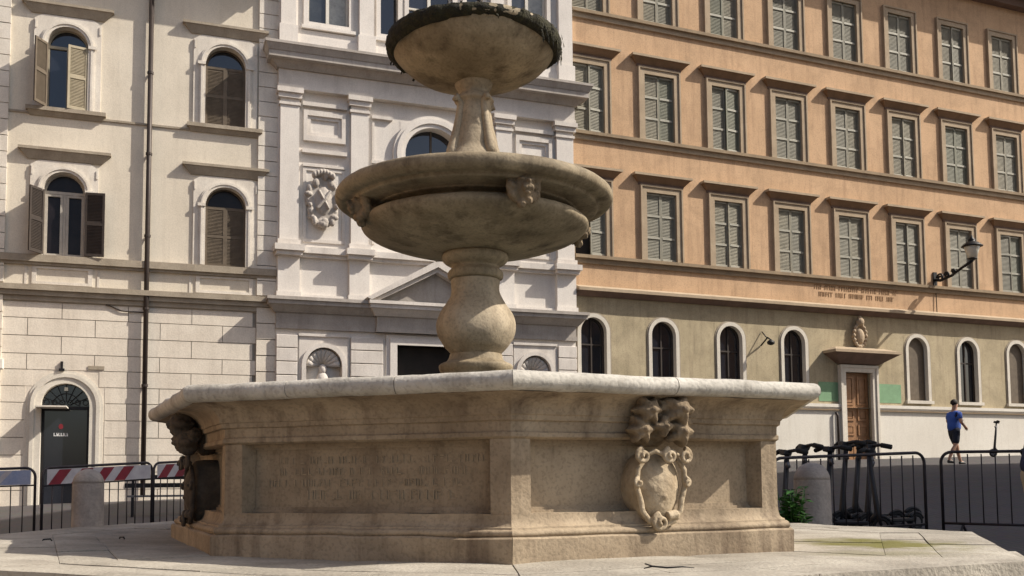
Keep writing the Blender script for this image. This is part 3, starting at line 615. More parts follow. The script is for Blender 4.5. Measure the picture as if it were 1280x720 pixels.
# ================================================================== ORANGE PALAZZO (right)
def orange_building():
    B = thing('orange_palazzo', (OO[0], OO[1], 0), AZO, 'long orange palazzo with shuttered windows in rows over a beige arched ground floor', 'building')
    S0, S1, ZT = -.02, 34, 21.9
    cols = [.60 + 2.79 * i for i in range(12)]
    rows = [(9.02, 11.40), (13.27, 15.62), (17.52, 19.85)]
    hw = .60
    holes = [(c - hw - .02, c + hw + .02, z0, z1) for c in cols for (z0, z1) in rows]
    m = wall_sheet(S0, S1, 7.66, ZT, holes, 0, .28); m.box(S0, S1, .5, 13, 1.2, ZT); m.build('wall', 'orange_plaster', B)
    arch_c = [.66, 3.38, 6.15, 8.93, 14.85, 17.5, 20.2, 23.0, 25.8, 28.6]
    ah = .48; az0, azs = 4.42, 6.42
    door = (11.18, 12.46, 1.7, 5.42)
    hg = [(c - ah - .1, c + ah + .1, az0, azs + ah + .1) for c in arch_c] + [(door[0], door[1], 1.2, door[3])]
    wall_sheet(S0, S1, 4.08, 7.66, hg, 0, .28).build('ground_floor_wall', 'olive_plaster', B)
    wall_sheet(S0, S1, 1.2, 4.08, [(door[0] - .002, door[1] + .002, 1.2, 4.08)], .05, .3).build('dado_wall', 'white_dado', B)
    for (a, b) in ((S0, 10.94), (12.70, S1)):
        q = M().fb(a, b, 0, .12, 4.081, 4.20); q.fb(a, b, 0, .085, 4.02, 4.08); q.build('dado_ledge', 'white_dado', B)
        M().fb(a, b, 0, .13, 3.96, 4.0).build('dado_groove', 'band_stone', B)
    # cornices and bands
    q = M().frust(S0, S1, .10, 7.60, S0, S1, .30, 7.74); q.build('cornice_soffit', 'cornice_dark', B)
    q = M().fb(S0, S1, 0, .36, 7.741, 7.84); q.frust(S0, S1, .36, 7.841, S0, S1, .06, 7.96); q.build('ground_cornice', 'surround_stone', B)
    for z in (8.80, 13.05, 17.30):
        q = M().fb(S0, S1, 0, .16, z + .08, z + .19); q.build('band', 'band_stone', B)
        M().fb(S0, S1, 0, .07, z - .09, z + .079).build('band_fascia', 'surround_stone' if z > 9 else 'band_stone', B)
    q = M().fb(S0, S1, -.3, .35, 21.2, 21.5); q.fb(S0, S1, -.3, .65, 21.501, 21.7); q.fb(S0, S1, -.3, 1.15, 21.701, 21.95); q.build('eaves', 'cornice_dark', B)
    M().hexa([(S0, -1.2, 21.96), (S1, -1.2, 21.96), (S1, 13, 24.6), (S0, 13, 24.6), (S0, -1.2, 22.08), (S1, -1.2, 22.08), (S1, 13, 24.75), (S0, 13, 24.75)]).build('roof', 'roof_tile', B)
    # windows
    def shutter_mesh(hh):
        wd = hw - .005; q = M()
        n = 3; gap = .05
        for k in range(n):
            za = .06 + (hh - .06) * k / n; zb = (hh - .06) * (k + 1) / n
            zz = za + .02
            while zz < zb - .03:
                q.hexa([(.05, -.012, zz), (wd - .05, -.012, zz), (wd - .05, -.004, zz), (.05, -.004, zz), (.05, .008, zz + .045), (wd - .05, .008, zz + .045), (wd - .05, .016, zz + .045), (.05, .016, zz + .045)])
                zz += .052
        q.box(.05, wd - .05, .018, .022, .05, hh - .05)
        q.box(0, .05, -.025, .02, 0, hh); q.box(wd - .05, wd, -.025, .02, 0, hh)
        return q.mesh('shutter', 'shutter_grey')
    def rail_mesh(hh):
        wd = hw - .005; q = M()
        q.box(.05, wd - .05, -.032, .015, 0, .07)
        return q.mesh('shutter_rail', 'shutter_rail')
    for ri, (z0, z1) in enumerate(rows):
        hh = z1 - z0 - .01; rme = rail_mesh(hh); var = []
        for mt in ('shutter_grey', 'shutter_worn', 'shutter_green'):
            me = shutter_mesh(hh); me.materials.clear(); me.materials.append(MATS[mt]); var.append(me)
        q = M().ring([(-hw, z0), (-hw, z1), (hw, z1), (hw, z0)], [(-hw - .19, z0 - .02), (-hw - .19, z1 + .19), (hw + .19, z1 + .19), (hw + .19, z0 - .02)], -.25, .06)
        q.ring([(-hw - .19, z0 - .02), (-hw - .19, z1 + .19), (hw + .19, z1 + .19), (hw + .19, z0 - .02)], [(-hw - .25, z0 - .02), (-hw - .25, z1 + .25), (hw + .25, z1 + .25), (hw + .25, z0 - .02)], 0, .10)
        wme = q.mesh('window', 'surround_stone')
        pme = M().fb(-hw, hw, -.27, -.24, z0, z1).mesh('pane', 'dark_void')
        hz = z1 + .36
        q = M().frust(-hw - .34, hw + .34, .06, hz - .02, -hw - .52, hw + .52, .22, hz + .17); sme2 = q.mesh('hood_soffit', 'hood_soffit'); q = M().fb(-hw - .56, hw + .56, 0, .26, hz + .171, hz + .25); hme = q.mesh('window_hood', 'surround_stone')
        q = M().frust(-hw - .30, hw + .30, .03, hz - .11, -hw - .32, hw + .32, .055, hz - .022); fme = q.mesh('hood_moulding', 'cornice_dark')
        for ci, c in enumerate(cols):
            w = link('window', wme, B, (c, 0, 0)); link('pane', pme, w)
            for k in (0, 1):
                sme = var[random.choice((0, 0, 0, 1, 1, 2))]; op = random.random()
                a = 0 if op < .85 else rad(random.uniform(2, 7)); a = a if k else -a
                x = -hw + .003 if k == 0 else hw - .003 - (hw - .005) * math.cos(a); y_ = .06 - ((hw - .005) * math.sin(a) if k else 0)
                if ri == 0 and ci == 0 and k == 0: continue     # one leaf stands open: dark gap
                sh = link('shutter', sme, w, (x, y_, z0 + .005), (0, 0, a)); [link('shutter_rail', rme, w, (x, y_, z0 + .005 + (hh - .07) * kk / 3), (0, 0, a)) for kk in range(4)]
            if ri < 2: hd_ = link('window_hood', hme, B, (c, 0, 0)); link('hood_moulding', fme, hd_); link('hood_soffit', sme2, hd_)
    # arched windows
    inn = arch_pts(-ah, ah, az0, azs)
    q = M().ring(inn, arch_pts(-ah - .13, ah + .13, az0, azs), -.26, .05); wme = q.mesh('arched_window', 'surround_white')
    plate = M().ring(arch_pts(-ah - .18, ah + .18, az0, azs), rect_out(arch_pts(-ah - .18, ah + .18, az0, azs), -ah - .2, ah + .2, azs + ah + .2, az0), -.05, .004).mesh('spandrel', 'olive_plaster')
    q = M().ring(arch_pts(-ah - .13, ah + .13, az0, azs), arch_pts(-ah - .19, ah + .19, az0, azs), -.05, .02); ome = q.mesh('outer_moulding', 'hood_stone')
    pme = M().prism(inn, -.24, -.2).mesh('pane', 'glass')
    q = M(); q.ring([(x * .86, z - (.05 if 0 < i < len(inn) - 1 else 0)) for i, (x, z) in enumerate(inn)], inn, -.2, -.15); q.fb(-.025, .025, -.2, -.155, az0, azs + ah - .03); q.fb(-ah, ah, -.2, -.156, azs - .45, azs - .40)
    fme = q.mesh('window_frame', 'shutter_dark')
    sme = M().prism([(x * .93, z) for x, z in inn], -.145, -.12).mesh('inner_blind', 'shutter_brown')
    for i, c in enumerate(arch_c):
        w = link('arched_window', wme, B, (c, 0, 0)); link('outer_moulding', ome, w); link('spandrel', plate, w); link('pane', pme, w); link('window_frame', fme, w)
        M().fb(-ah - .2, ah + .2, .0, .11, az0 - .12, az0 - .0).build('window_sill', 'surround_white', w)
        if i in (4, 6): link('inner_blind', sme, w)
    # doorway
    a, b, z0, z1 = door
    q = M().ring([(a, z0), (a, z1), (b, z1), (b, z0)], [(a - .22, z0), (a - .22, z1 + .22), (b + .22, z1 + .22), (b + .22, z0)], -.2, .14); q.ring([(a - .16, z0), (a - .16, z1 + .16), (b + .16, z1 + .16), (b + .16, z0)], [(a - .26, z0), (a - .26, z1 + .26), (b + .26, z1 + .26), (b + .26, z0)], .0, .18)
    d = q.build('doorway', 'surround_white', B)
    for k in (0, 1):
        x0 = a + k * (b - a) / 2; x1 = x0 + (b - a) / 2
        lf = M().fb(x0 + .004, x1 - .004, -.20, -.14, z0, z1).build('door_leaf', 'door_wood', d)
        for (p, r_) in ((z0 + .15, z0 + 1.2), (z0 + 1.35, z0 + 1.75), (z0 + 1.9, z0 + 2.35), (z0 + 2.5, z1 - .15)):
            q = M().frust(0, 0, 0, 0, 0, 0, 0, 0) if False else M().ring([(x0 + .16, p + .07), (x0 + .16, r_ - .07), (x1 - .16, r_ - .07), (x1 - .16, p + .07)], [(x0 + .09, p), (x0 + .09, r_), (x1 - .09, r_), (x1 - .09, p)], -.14, -.105, True); q.fb(x0 + .19, x1 - .19, -.14, -.115, p + .1, r_ - .1)
            q.build('door_panel', 'door_wood', lf)
    q = M().frust(a - .30, b + .30, .16, z1 + .30, a - .90, b + .90, .66, z1 + .66); q.build('door_hood_soffit', 'cornice_dark', d)
    q = M().fb(a - .94, b + .94, 0, .72, z1 + .661, z1 + .76); q.frust(a - .9, b + .9, .66, z1 + .761, a - .5, b + .5, .2, z1 + .92); q.build('door_hood', 'surround_stone', d)
    # carved crest over the door
    q = M(); cx, cz = 11.92, 6.86
    n = 20; q.prism([(cx + (.27 + .04 * math.cos(4 * 2 * PI * i / n)) * math.cos(2 * PI * i / n), cz - .05 + .42 * math.sin(2 * PI * i / n)) for i in range(n)], -.02, .10)
    q.ball((cx, -.12, cz - .08), (.2, .14, .3), 12, 8)
    for i in range(16):
        t = 2 * PI * i / 16; q.ball((cx + .29 * math.cos(t), -.13, cz - .05 + .43 * math.sin(t)), .075, 8, 6)
    q.ball((cx, -.16, cz + .48), (.17, .14, .16), 10, 8); q.ball((cx, -.14, cz + .62), (.09, .09, .1), 8, 6)
    remesh(q.build('door_crest', 'surround_stone', B, True), .02)
    # green painted patches beside the door, short pipe, lettering
    for (x0, x1) in ((10.0, 10.90), (12.74, 13.95)):
        M().fb(x0, x1, 0.0, .012, 4.30, 5.02).build('green_panel', 'green_paint', B)
    M().tube([(10.72, -.16, 2.0), (10.72, -.16, 3.75), (10.66, -.12, 3.9)], .045, 8).build('waste_pipe', 'pipe_metal', B, True)
    rnd = random.Random(3)
    for (z, x0, x1) in ((8.50, 9.95, 13.9), (8.24, 10.15, 13.9)):
        q = M(); x = x0
        while x < x1:
            for _ in range(rnd.randint(3, 9)):
                w = rnd.uniform(.07, .13); 
                q.fb(x, x + .028, 0, .015, z, z + .17)
                if rnd.random() < .7: q.fb(x + .03, x + w - .03, 0, .015, z + rnd.choice((0, .07, .14)), z + rnd.choice((.03, .1, .17)) + .0001 if False else z + .17)
                x += w
                if x > x1: break
            x += .13
        q.build('wall_lettering', 'letter_brown', B)['kind'] = 'stuff'
    # small iron bracket between the arched windows
    q = M().tube([(7.45, -.02, 6.25), (7.5, -.35, 6.5), (7.55, -.55, 6.35)], .03, 6); q.tube([(7.5, -.03, 6.75), (7.5, -.3, 6.5)], .02, 6); q.ball((7.52, -.5, 6.3), (.16, .12, .10), 8, 6); q.build('flag_bracket', 'iron', B, True)
orange_building()

def wall_lamp():
    q0 = Vector((math.cos(AZO), math.sin(AZO), 0)); nn = Vector((math.sin(AZO), -math.cos(AZO), 0))
    base = Vector((OO[0], OO[1], 0)) + q0 * 15.9
    L = thing('wall_lamp', (base.x, base.y, 8.55), AZO, 'lantern on a long iron bracket fixed to the orange wall', 'street lamp')
    M().tube([(0, 0, .7), (0, -.3, .62), (.05, -.8, .72), (.10, -1.3, .95), (.14, -1.75, 1.12)], .055, 8).build('arm', 'iron', L, True)
    q = M()
    for (cy, cz, r) in ((-.28, .74, .17), (-.62, .78, .13), (-.95, .86, .09)):
        q.tube([(0, cy + r * (1 - i / 22) * math.cos(i * .5), cz + r * (1 - i / 22) * math.sin(i * .5)) for i in range(20)], .042, 6)
    q.build('scroll', 'iron', L, True)
    q = M().fb(-.09, .09, 0, .05, .35, 1.0); q.tube([(0, -.04, .6), (0, -.06, -.6)], .018, 6); q.build('wall_plate', 'iron', L)
    q = M().lathe([(.06, 1.12), (.11, 1.16), (.18, 1.2), (.17, 1.22)], 12, .14, -1.75); q.build('lantern_base', 'iron', L, True)
    q = M().lathe([(.16, 1.222), (.29, 1.64), (.28, 1.66)], 12, .14, -1.75); q.build('lantern_glass', 'lamp_glass', L, True)
    q = M().lathe([(.40, 1.665), (.39, 1.69), (.22, 1.82), (.12, 1.87), (.14, 1.92), (.06, 2.0), (.015, 2.12)], 12, .14, -1.75); q.build('lantern_cap', 'iron', L, True)
wall_lamp()

# ------------------------------------------------------------------ palazzo on the square's sunny side: its shade lies on the cobbles
def side_palazzo():
    B = thing('side_palazzo', (19, 9.2, 0), 0, 'tall ochre palazzo closing the side of the square', 'building')
    q = M().box(0, 14, 0, 16.5, -.3, 27); q.build('wall', 'orange_plaster', B)
    q = M().box(-.5, 14.5, -.2, 16.7, 27.001, 27.35); q.build('eaves', 'cornice_dark', B)
    M().hexa([(-.5, -.2, 27.36), (14.5, -.2, 27.36), (14.5, 16.7, 27.36), (-.5, 16.7, 27.36), (4, 5, 29.4), (10, 5, 29.4), (10, 11, 29.4), (4, 11, 29.4)]).build('roof', 'roof_tile', B)
    wm = M().box(-.03, .1, -.55, .55, 0, 2.1).mesh('window', 'shutter_grey'); sm_ = M().box(-.12, 0, -.75, .75, -.15, 0).mesh('window_sill', 'surround_stone')
    for z in (3, 7.4, 11.8, 16.2, 20.6):
        for k in range(5):
            w = link('window', wm, B, (0, 2.0 + 3.0 * k, z)); link('window_sill', sm_, w)
side_palazzo()
def bounce_palazzo():  # out-of-frame building, added for the warm light it bounces onto the fountain
    B = thing('unseen_bounce_house', (-17, -14, 0), 0, 'unseen ochre building added to bounce warm sunlight onto the fountain', 'building')
    M().box(-12, 0, 0, 36, -2, 15).build('wall', 'orange_plaster', B)
    M().box(-12.6, .6, -.6, 36.6, 15.001, 15.4).build('eaves', 'cornice_dark', B)
    M().hexa([(-12.6, -.6, 15.41), (.6, -.6, 15.41), (.6, 36.6, 15.41), (-12.6, 36.6, 15.41), (-7, 6, 17.6), (-5, 6, 17.6), (-5, 30, 17.6), (-7, 30, 17.6)]).build('roof', 'roof_tile', B)
    wm = M().box(-.1, .03, -.55, .55, 0, 2.0).mesh('window', 'shutter_grey'); sl = M().box(0, .12, -.75, .75, -.15, 0).mesh('window_sill', 'surround_stone')
    for z in (2.2, 6.4, 10.6):
        for k in range(11):
            w = link('window', wm, B, (0, 2.4 + 3.1 * k, z)); link('window_sill', sl, w)
bounce_palazzo()

# ================================================================== FOUNTAIN
FX, FY = -.143, 8.147
R0 = 2.5; AP = R0 * math.cos(PI / 8); A0 = .0534
def _reg(k):
    t = A0 + k * PI / 4; return Vector((FX + R0 * math.sin(t), FY - R0 * math.cos(t)))
_c = Vector((-.296, FY))                  # the worn octagon is a little squeezed: four corners in view, the rest mirrored through the stem
_P = {-2: _reg(-2), -1: _reg(-1), 0: _reg(0), 1: _reg(1)}
for _k in (-2, -1, 0, 1): _P[_k + 4] = 2 * _c - _P[_k]
CORN = [_P[k] for k in (0, 1, 2, 3, 4, 5, -2, -1)]
def edge_n(k):
    d = CORN[(k + 1) % 8] - CORN[k % 8]; n = Vector((d.y, -d.x)).normalized()
    return n
def corner(k, d):                         # corner k, d metres outside the wall planes (mitred)
    p = CORN[k % 8]; n0, n1 = edge_n(k - 1), edge_n(k)
    return p + (n0 + n1) * (d / (1 + n0.dot(n1)))
PZ = 1.002
def plat_z(x, y):
    l = max(0, min(1, (-1.3 - x) / 2.5))
    return PZ + .065 * l + .055 * l * sm(7, 11, y) - .0
def side_strip(k, prof, nseg=16, t0=0., t1=1., amp=.004, close=True, nsc=2.3):
    """sweep (d,z) profile along octagon side k between fractions t0..t1, mitred at the corners, slightly worn"""
    m = M(); P = len(prof); vs = []; fs = []
    for i in range(nseg + 1):
        t = t0 + (t1 - t0) * i / nseg
        for (d, z) in prof:
            a, b = corner(k, d), corner(k + 1, d); p = a.lerp(b, t)
            n = edge_n(k)
            w = amp * (nz((p.x, p.y, z * 1.0), nsc * 2) + .6 * nz((p.x, p.y, z), nsc * 7))
            vs.append((p.x + n.x * w, p.y + n.y * w, z + w * .7))
    for i in range(nseg):
        for j in range(P - 1): fs.append((i * P + j, (i + 1) * P + j, (i + 1) * P + j + 1, i * P + j + 1))
        if close: fs.append((i * P + P - 1, (i + 1) * P + P - 1, (i + 1) * P, i * P))
    if close: fs.append(tuple(range(P))); fs.append(tuple(nseg * P + j for j in range(P))[::-1])
    return m.add(vs, fs)
def face_frame(k):
    a, b = corner(k, 0), corner(k + 1, 0); c = (a + b) / 2
    n = edge_n(k); d = (b - a).normalized()
    return c, d, n, (b - a).length
def on_face(k, m):                        # map M built in facade coords (s, -o, z) onto octagon side k
    c, d, n, L = face_frame(k)
    m.v = [(c.x + d.x * v[0] - n.x * v[1], c.y + d.y * v[0] - n.y * v[1], v[2]) for v in m.v]
    return m
def arc(c, r, a0, a1, n): return [(c[0] + r * math.cos(rad(a0 + (a1 - a0) * i / n)), c[1] + r * math.sin(rad(a0 + (a1 - a0) * i / n))) for i in range(n + 1)]

def carved_arms():
    """cartouche in facade coords, centre s=0; z 1.17..1.95 ; o out of the panel plane"""
    sh = M(); n = 28
    cz, hw_, hh_ = 1.405, .158, .215
    rings = []
    for q in range(7):
        f = 1 - q / 6.5
        rings.append([(hw_ * f * math.copysign(abs(math.cos(2 * PI * i / n)) ** .8, math.cos(2 * PI * i / n)) * (1 - .25 * max(0, -math.sin(2 * PI * i / n))), -(.05 + .075 * (1 - f ** 2.4)), cz + hh_ * f * math.sin(2 * PI * i / n)) for i in range(n)])
    rings.insert(0, [(x * 1.08, .0, cz + (z - cz) * 1.04) for (x, y, z) in rings[0]]); rings.insert(0, [(x, .13, z) for (x, y, z) in rings[0]])
    vs = [p for r in rings for p in r]; fs = []
    for q in range(len(rings) - 1):
        for i in range(n): fs.append((q * n + i, q * n + (i + 1) % n, (q + 1) * n + (i + 1) % n, (q + 1) * n + i))
    fs.append(tuple((len(rings) - 1) * n + i for i in range(n))); fs.append(tuple(range(n))[::-1]); sh.add(vs, fs)
    sh.ball((0, -.118, 1.36), .018, 8, 6)
    sc = M()
    def spiral(cx, cz, r, a0, turns, sgn, o, th):
        N = 20; pts = []; rr = []
        for i in range(N):
            f = i / (N - 1); a = a0 + sgn * turns * 2 * PI * f
            pts.append((cx + r * (1 - .8 * f) * math.cos(a), -(o + .03 * f), cz + r * (1 - .8 * f) * math.sin(a))); rr.append(th * (1 - .45 * f))
        sc.tube(pts, rr, 7)
    for sg in (-1, 1):                      # strapwork sides
        sc.tube([(sg * .115, -.09, 1.58), (sg * .165, -.09, 1.52), (sg * .172, -.085, 1.42), (sg * .145, -.085, 1.33), (sg * .135, -.085, 1.27), (sg * .085, -.085, 1.21), (sg * .02, -.085, 1.18)], [.014, .018, .018, .02, .02, .02, .014], 7)
        spiral(sg * .15, 1.60, .046, PI / 2, 1.4, -sg, .12, .018)
        spiral(sg * .172, 1.44, .028, PI / 2, 1.2, -sg, .10, .013)
    sc.tube([(-.12, -.10, 1.60), (-.06, -.12, 1.63), (0, -.125, 1.605), (.06, -.12, 1.63), (.12, -.10, 1.60)], .016, 7)
    spiral(-.03, 1.205, .052, PI / 2, 1.5, 1, .11, .019)
    sc.tube([(.03, -.10, 1.24), (.09, -.10, 1.25), (.115, -.08, 1.22)], [.03, .03, .015], 7)
    spiral(.03, 1.60, .045, PI / 2, 1.5, 1, .135, .017)
    cr = M()
    def rosette(x, z, r, o, k):
        cr.ball((x, -o, z), (r, r * .75, r), 20, 12, lambda d: 1 + .38 * math.cos(k * math.atan2(d.z, d.x)) * (1 - abs(d.y)) + .12 * nz((d.x + x * 9, d.y, d.z + z * 7), 3.2))
        cr.ball((x, -o - r * .62, z), r * .3, 8, 6)
    rosette(-.115, 1.87, .075, .09, 6); rosette(.075, 1.875, .085, .10, 5); rosette(-.145, 1.755, .07, .07, 6); rosette(.10, 1.745, .075, .08, 5); rosette(-.02, 1.775, .05, .10, 4); rosette(.0, 1.90, .05, .08, 5); rosette(.17, 1.80, .04, .05, 4)
    for i in range(9):
        a = rad(-20 + 27 * i); cr.tube([(.04 * math.cos(a), -.05, 1.79 + .03 * math.sin(a)), (.13 * math.cos(a), -.09, 1.80 + .09 * math.sin(a)), (.20 * math.cos(a), -.06, 1.81 + .125 * math.sin(a))], [.028, .024, .010], 6)
    cr.v = [(v[0] * 1.08, v[1] * 1.5, v[2]) for v in cr.v]; cr.ball((0, .03, 1.79), (.15, .12, .13), 14, 10, lambda d: 1 + .2 * nz(d, 4))
    return sh, sc, cr

def fountain():
    FT = thing('fountain', (FX, FY, PZ), 0, 'octagonal stone fountain with carved basin and two round bowls on a stem', 'fountain')
    def put(m, name, mt, parent=FT, smooth=False, angle=None):
        o = m.build(name, mt, None, smooth, angle)
        o.parent = parent
        o.matrix_parent_inverse = Matrix.Translation((-FX, -FY, -PZ))
        return o
    def sub(m, name, mt, parent, smooth=False, angle=None):
        o = m.build(name, mt, None, smooth, angle); o.parent = parent; return o
    # --- basin
    plinth = [(-.35, .90), (.092, .90), (.095, 1.132), (.084, 1.142), (-.35, 1.142)]
    basem = [(-.3, 1.1425), (.066, 1.1425)] + arc((.054, 1.162), .020, -60, 90, 6) + [(.044, 1.186), (.042, 1.196)] + [(.040 - .040 * math.sin(PI / 2 * i / 6), 1.196 + .07 * (1 - math.cos(PI / 2 * i / 6))) for i in range(1, 7)] + [(0, 1.272), (-.3, 1.272)]
    corn = [(-.25, 1.700), (0.0, 1.700), (.018, 1.712), (.018, 1.735), (.006, 1.745), (.008, 1.800)] + [(.028, 1.806), (.032, 1.832), (.042, 1.838)] + [(.042 + .165 * (1 - math.cos(PI / 2 * i / 8)), 1.838 + .115 * math.sin(PI / 2 * i / 8)) for i in range(1, 9)] + [(.207, 1.957), (-.25, 1.957)]
    rim = [(-.30, 1.9575), (.212, 1.9575)] + arc((.222, 2.011), .053, -90, 90, 9) + [(.16, 2.066), (-.18, 2.066), (-.27, 2.05), (-.30, 2.0)]
    bw = .125                                                    # corner pier width
    for k in range(8):
        c, d, n, L = face_frame(k); e = bw / L
        put(side_strip(k, plinth, 14, amp=.010), 'plinth_stone', 'stone_warm', smooth=True, angle=30)
        put(side_strip(k, basem, 18, amp=.008), 'base_moulding', 'stone_warm', smooth=True, angle=40)
        put(side_strip(k, corn, 18, amp=.005), 'cornice_moulding', 'stone_warm', smooth=True, angle=40)
        for (t0, t1) in ((0, .4985), (.5015, 1)) if k % 2 == 0 else ((0, .3325), (.3350, .6650), (.6675, 1)):
            put(side_strip(k, rim, 14, t0, t1, amp=.007, nsc=2.6), 'rim_stone', 'stone_rim', smooth=True, angle=45)
        # corner pier wraps the corner: two halves
        for (t0, t1) in ((0, e), (1 - e, 1)):
            put(side_strip(k, [(-.25, 1.2725), (0, 1.2725), (0, 1.6995), (-.25, 1.6995)], 4, t0, t1, amp=.004), 'corner_pier', 'stone_warm', smooth=True, angle=30)
        # recessed panel with stepped frame
        fr = M(); s1 = L / 2 - bw - .0005; z0, z1 = 1.2725, 1.6995
        o_ = [(-s1, z0), (-s1, z1), (s1, z1), (s1, z0)]; i1 = [(-s1 + .018, z0 + .018), (-s1 + .018, z1 - .018), (s1 - .018, z1 - .018), (s1 - .018, z0 + .018)]
        i2 = [(-s1 + .036, z0 + .034), (-s1 + .036, z1 - .034), (s1 - .036, z1 - .034), (s1 - .036, z0 + .034)]
        fr.ring(i1, o_, -.2, -.078, True); fr.ring(i2, i1, -.2, -.090, True)
        put(on_face(k, fr), 'panel_frame', 'stone_warm')
        pn = M(); N1, N2 = 30, 10
        vs = [(i2[0][0] + (i2[2][0] - i2[0][0]) * i / N1, .100 + .004 * nz((i * .3, j * .3, k * 3.1)), i2[0][1] + (i2[1][1] - i2[0][1]) * j / N2) for j in range(N2 + 1) for i in range(N1 + 1)]
        pn.add(vs, [(j * (N1 + 1) + i, j * (N1 + 1) + i + 1, (j + 1) * (N1 + 1) + i + 1, (j + 1) * (N1 + 1) + i) for j in range(N2) for i in range(N1)])
        po = put(on_face(k, pn), 'panel', 'stone_panel', smooth=True)
        if k == 7:                                               # worn inscription
            rnd = random.Random(11)
            for row, (z, h, x0, x1) in enumerate(((1.575, .042, -.70, .72), (1.505, .042, -.62, .66), (1.435, .042, -.70, .60), (1.355, .055, -.42, .62))):
                q = M(); x = x0
                while x < x1:
                    for _ in range(rnd.randint(2, 8)):
                        w = rnd.uniform(.028, .05) * h / .042
                        if rnd.random() < .8: q.fb(x, x + .006, -.110, -.0945, z, z + h)
                        kind = rnd.randint(0, 3)
                        if kind == 0: q.fb(x + w - .018, x + w - .012, -.110, -.0945, z, z + h)
                        elif kind == 1: q.fb(x + .008, x + w - .012, -.110, -.0945, z, z + .006)
                        elif kind == 2: q.fb(x + .008, x + w - .014, -.110, -.0945, z + h - .006, z + h); q.fb(x + .008, x + w - .016, -.110, -.0947, z + h * .5, z + h * .5 + .006)
                        x += w
                        if x > x1: break
                    x += .035
                q2 = on_face(k, q); o = q2.build('inscription_line', 'incised'); o.parent = po; o['kind'] = 'stuff'
        if k in (0, 6):
            sh, sc, cr = carved_arms()
            A = put(on_face(k, sh), 'coat_of_arms', 'stone_carved' if k == 0 else 'stone_black', smooth=True); remesh(A, .009)
            remesh(sub(on_face(k, sc), 'scrollwork', 'stone_carved' if k == 0 else 'stone_black', A, True), .0055)
            remesh(sub(on_face(k, cr), 'crest', 'stone_crust' if k == 0 else 'stone_black', A, True), .006)
    # inside of the basin and its water
    ib = M(); 
    for k in range(8):
        a, b = corner(k, -.28), corner(k + 1, -.28)
        ib.add([(a.x, a.y, 1.2), (b.x, b.y, 1.2), (b.x, b.y, 2.0), (a.x, a.y, 2.0)], [(0, 1, 2, 3)])
    put(ib, 'basin_lining', 'stone_bowl')
    put(M().add([(*corner(k, -.282), 1.86) for k in range(8)], [tuple(range(8))]), 'water', 'water')
    # --- stem and bowls
    SX, SY = -.296, 8.15
    def worn(amp, sc):
        def f(p, r, t):
            w = 1 + amp / max(r, .05) * (nz((p[0] * sc, p[1] * sc, p[2] * sc)) + .5 * nz((p[0] * sc * 3, p[1] * sc * 3, p[2] * sc * 3)))
            return (SX + (p[0] - SX) * w, SY + (p[1] - SY) * w, p[2])
        return f
    def smoothprof(pts, n=5):                                   # Catmull-Rom through (r,z)
        out = []
        for i in range(len(pts) - 1):
            p0, p1, p2, p3 = pts[max(i - 1, 0)], pts[i], pts[i + 1], pts[min(i + 2, len(pts) - 1)]
            for j in range(n):
                t = j / n
                out.append(tuple(.5 * ((2 * p1[a]) + (-p0[a] + p2[a]) * t + (2 * p0[a] - 5 * p1[a] + 4 * p2[a] - p3[a]) * t * t + (-p0[a] + 3 * p1[a] - 3 * p2[a] + p3[a]) * t ** 3) for a in (0, 1)))
        return out + [pts[-1]]
    zz = lambda v: v + H
    ped = [(.46, 1.2), (.46, 2.16), (.44, 2.18)]
    put(M().lathe(ped, 40, SX, SY, worn(.006, 3)), 'pedestal_block', 'stone_bowl', smooth=True, angle=40)
    bal = [(.38, zz(.721)), (.35, zz(.80)), (.28, zz(.86)), (.30, zz(.91)), (.30, zz(.95)), (.235, zz(.985)), (.215, zz(1.04))]
    put(M().lathe(smoothprof(bal, 4), 40, SX, SY, worn(.006, 4)), 'pedestal_foot', 'stone_bowl', smooth=True, angle=50)
    bulb = [(.205, zz(1.041)), (.225, zz(1.065)), (.275, zz(1.12)), (.316, zz(1.20)), (.325, zz(1.28)), (.305, zz(1.37)), (.26, zz(1.45)), (.222, zz(1.53)), (.205, zz(1.60)), (.205, zz(1.66))]
    put(M().lathe(smoothprof(bulb, 4), 44, SX, SY, worn(.022, 3.2)), 'baluster', 'stone_pale', smooth=True)
    col = [(.205, zz(1.661)), (.228, zz(1.675)), (.232, zz(1.72)), (.21, zz(1.745)), (.20, zz(1.77)), (.25, zz(1.80)), (.275, zz(1.835)), (.27, zz(1.87)), (.24, zz(1.885))]
    put(M().lathe(smoothprof(col, 3), 40, SX, SY, worn(.006, 5)), 'neck', 'stone_bowl', smooth=True)
    lb = [(.22, zz(1.875)), (.45, zz(1.90)), (.68, zz(1.955)), (.86, zz(2.02)), (.935, zz(2.075)), (.94, zz(2.115)), (.91, zz(2.142)), (.83, zz(2.150)), (.755, zz(2.158)), (.75, zz(2.19)), (.84, zz(2.205)), (.86, zz(2.218)), (.95, zz(2.226)), (1.02, zz(2.234)), (1.035, zz(2.262)), (1.095, zz(2.262)), (1.138, zz(2.29)), (1.148, zz(2.325)), (1.138, zz(2.36)), (1.105, zz(2.382)), (1.04, zz(2.385)), (.96, zz(2.33)), (.6, zz(2.22)), (.2, zz(2.18))]
    lo = put(M().lathe(smoothprof(lb, 4), 96, SX, SY, worn(.008, 3)), 'lower_bowl', 'stone_bowl', smooth=True)
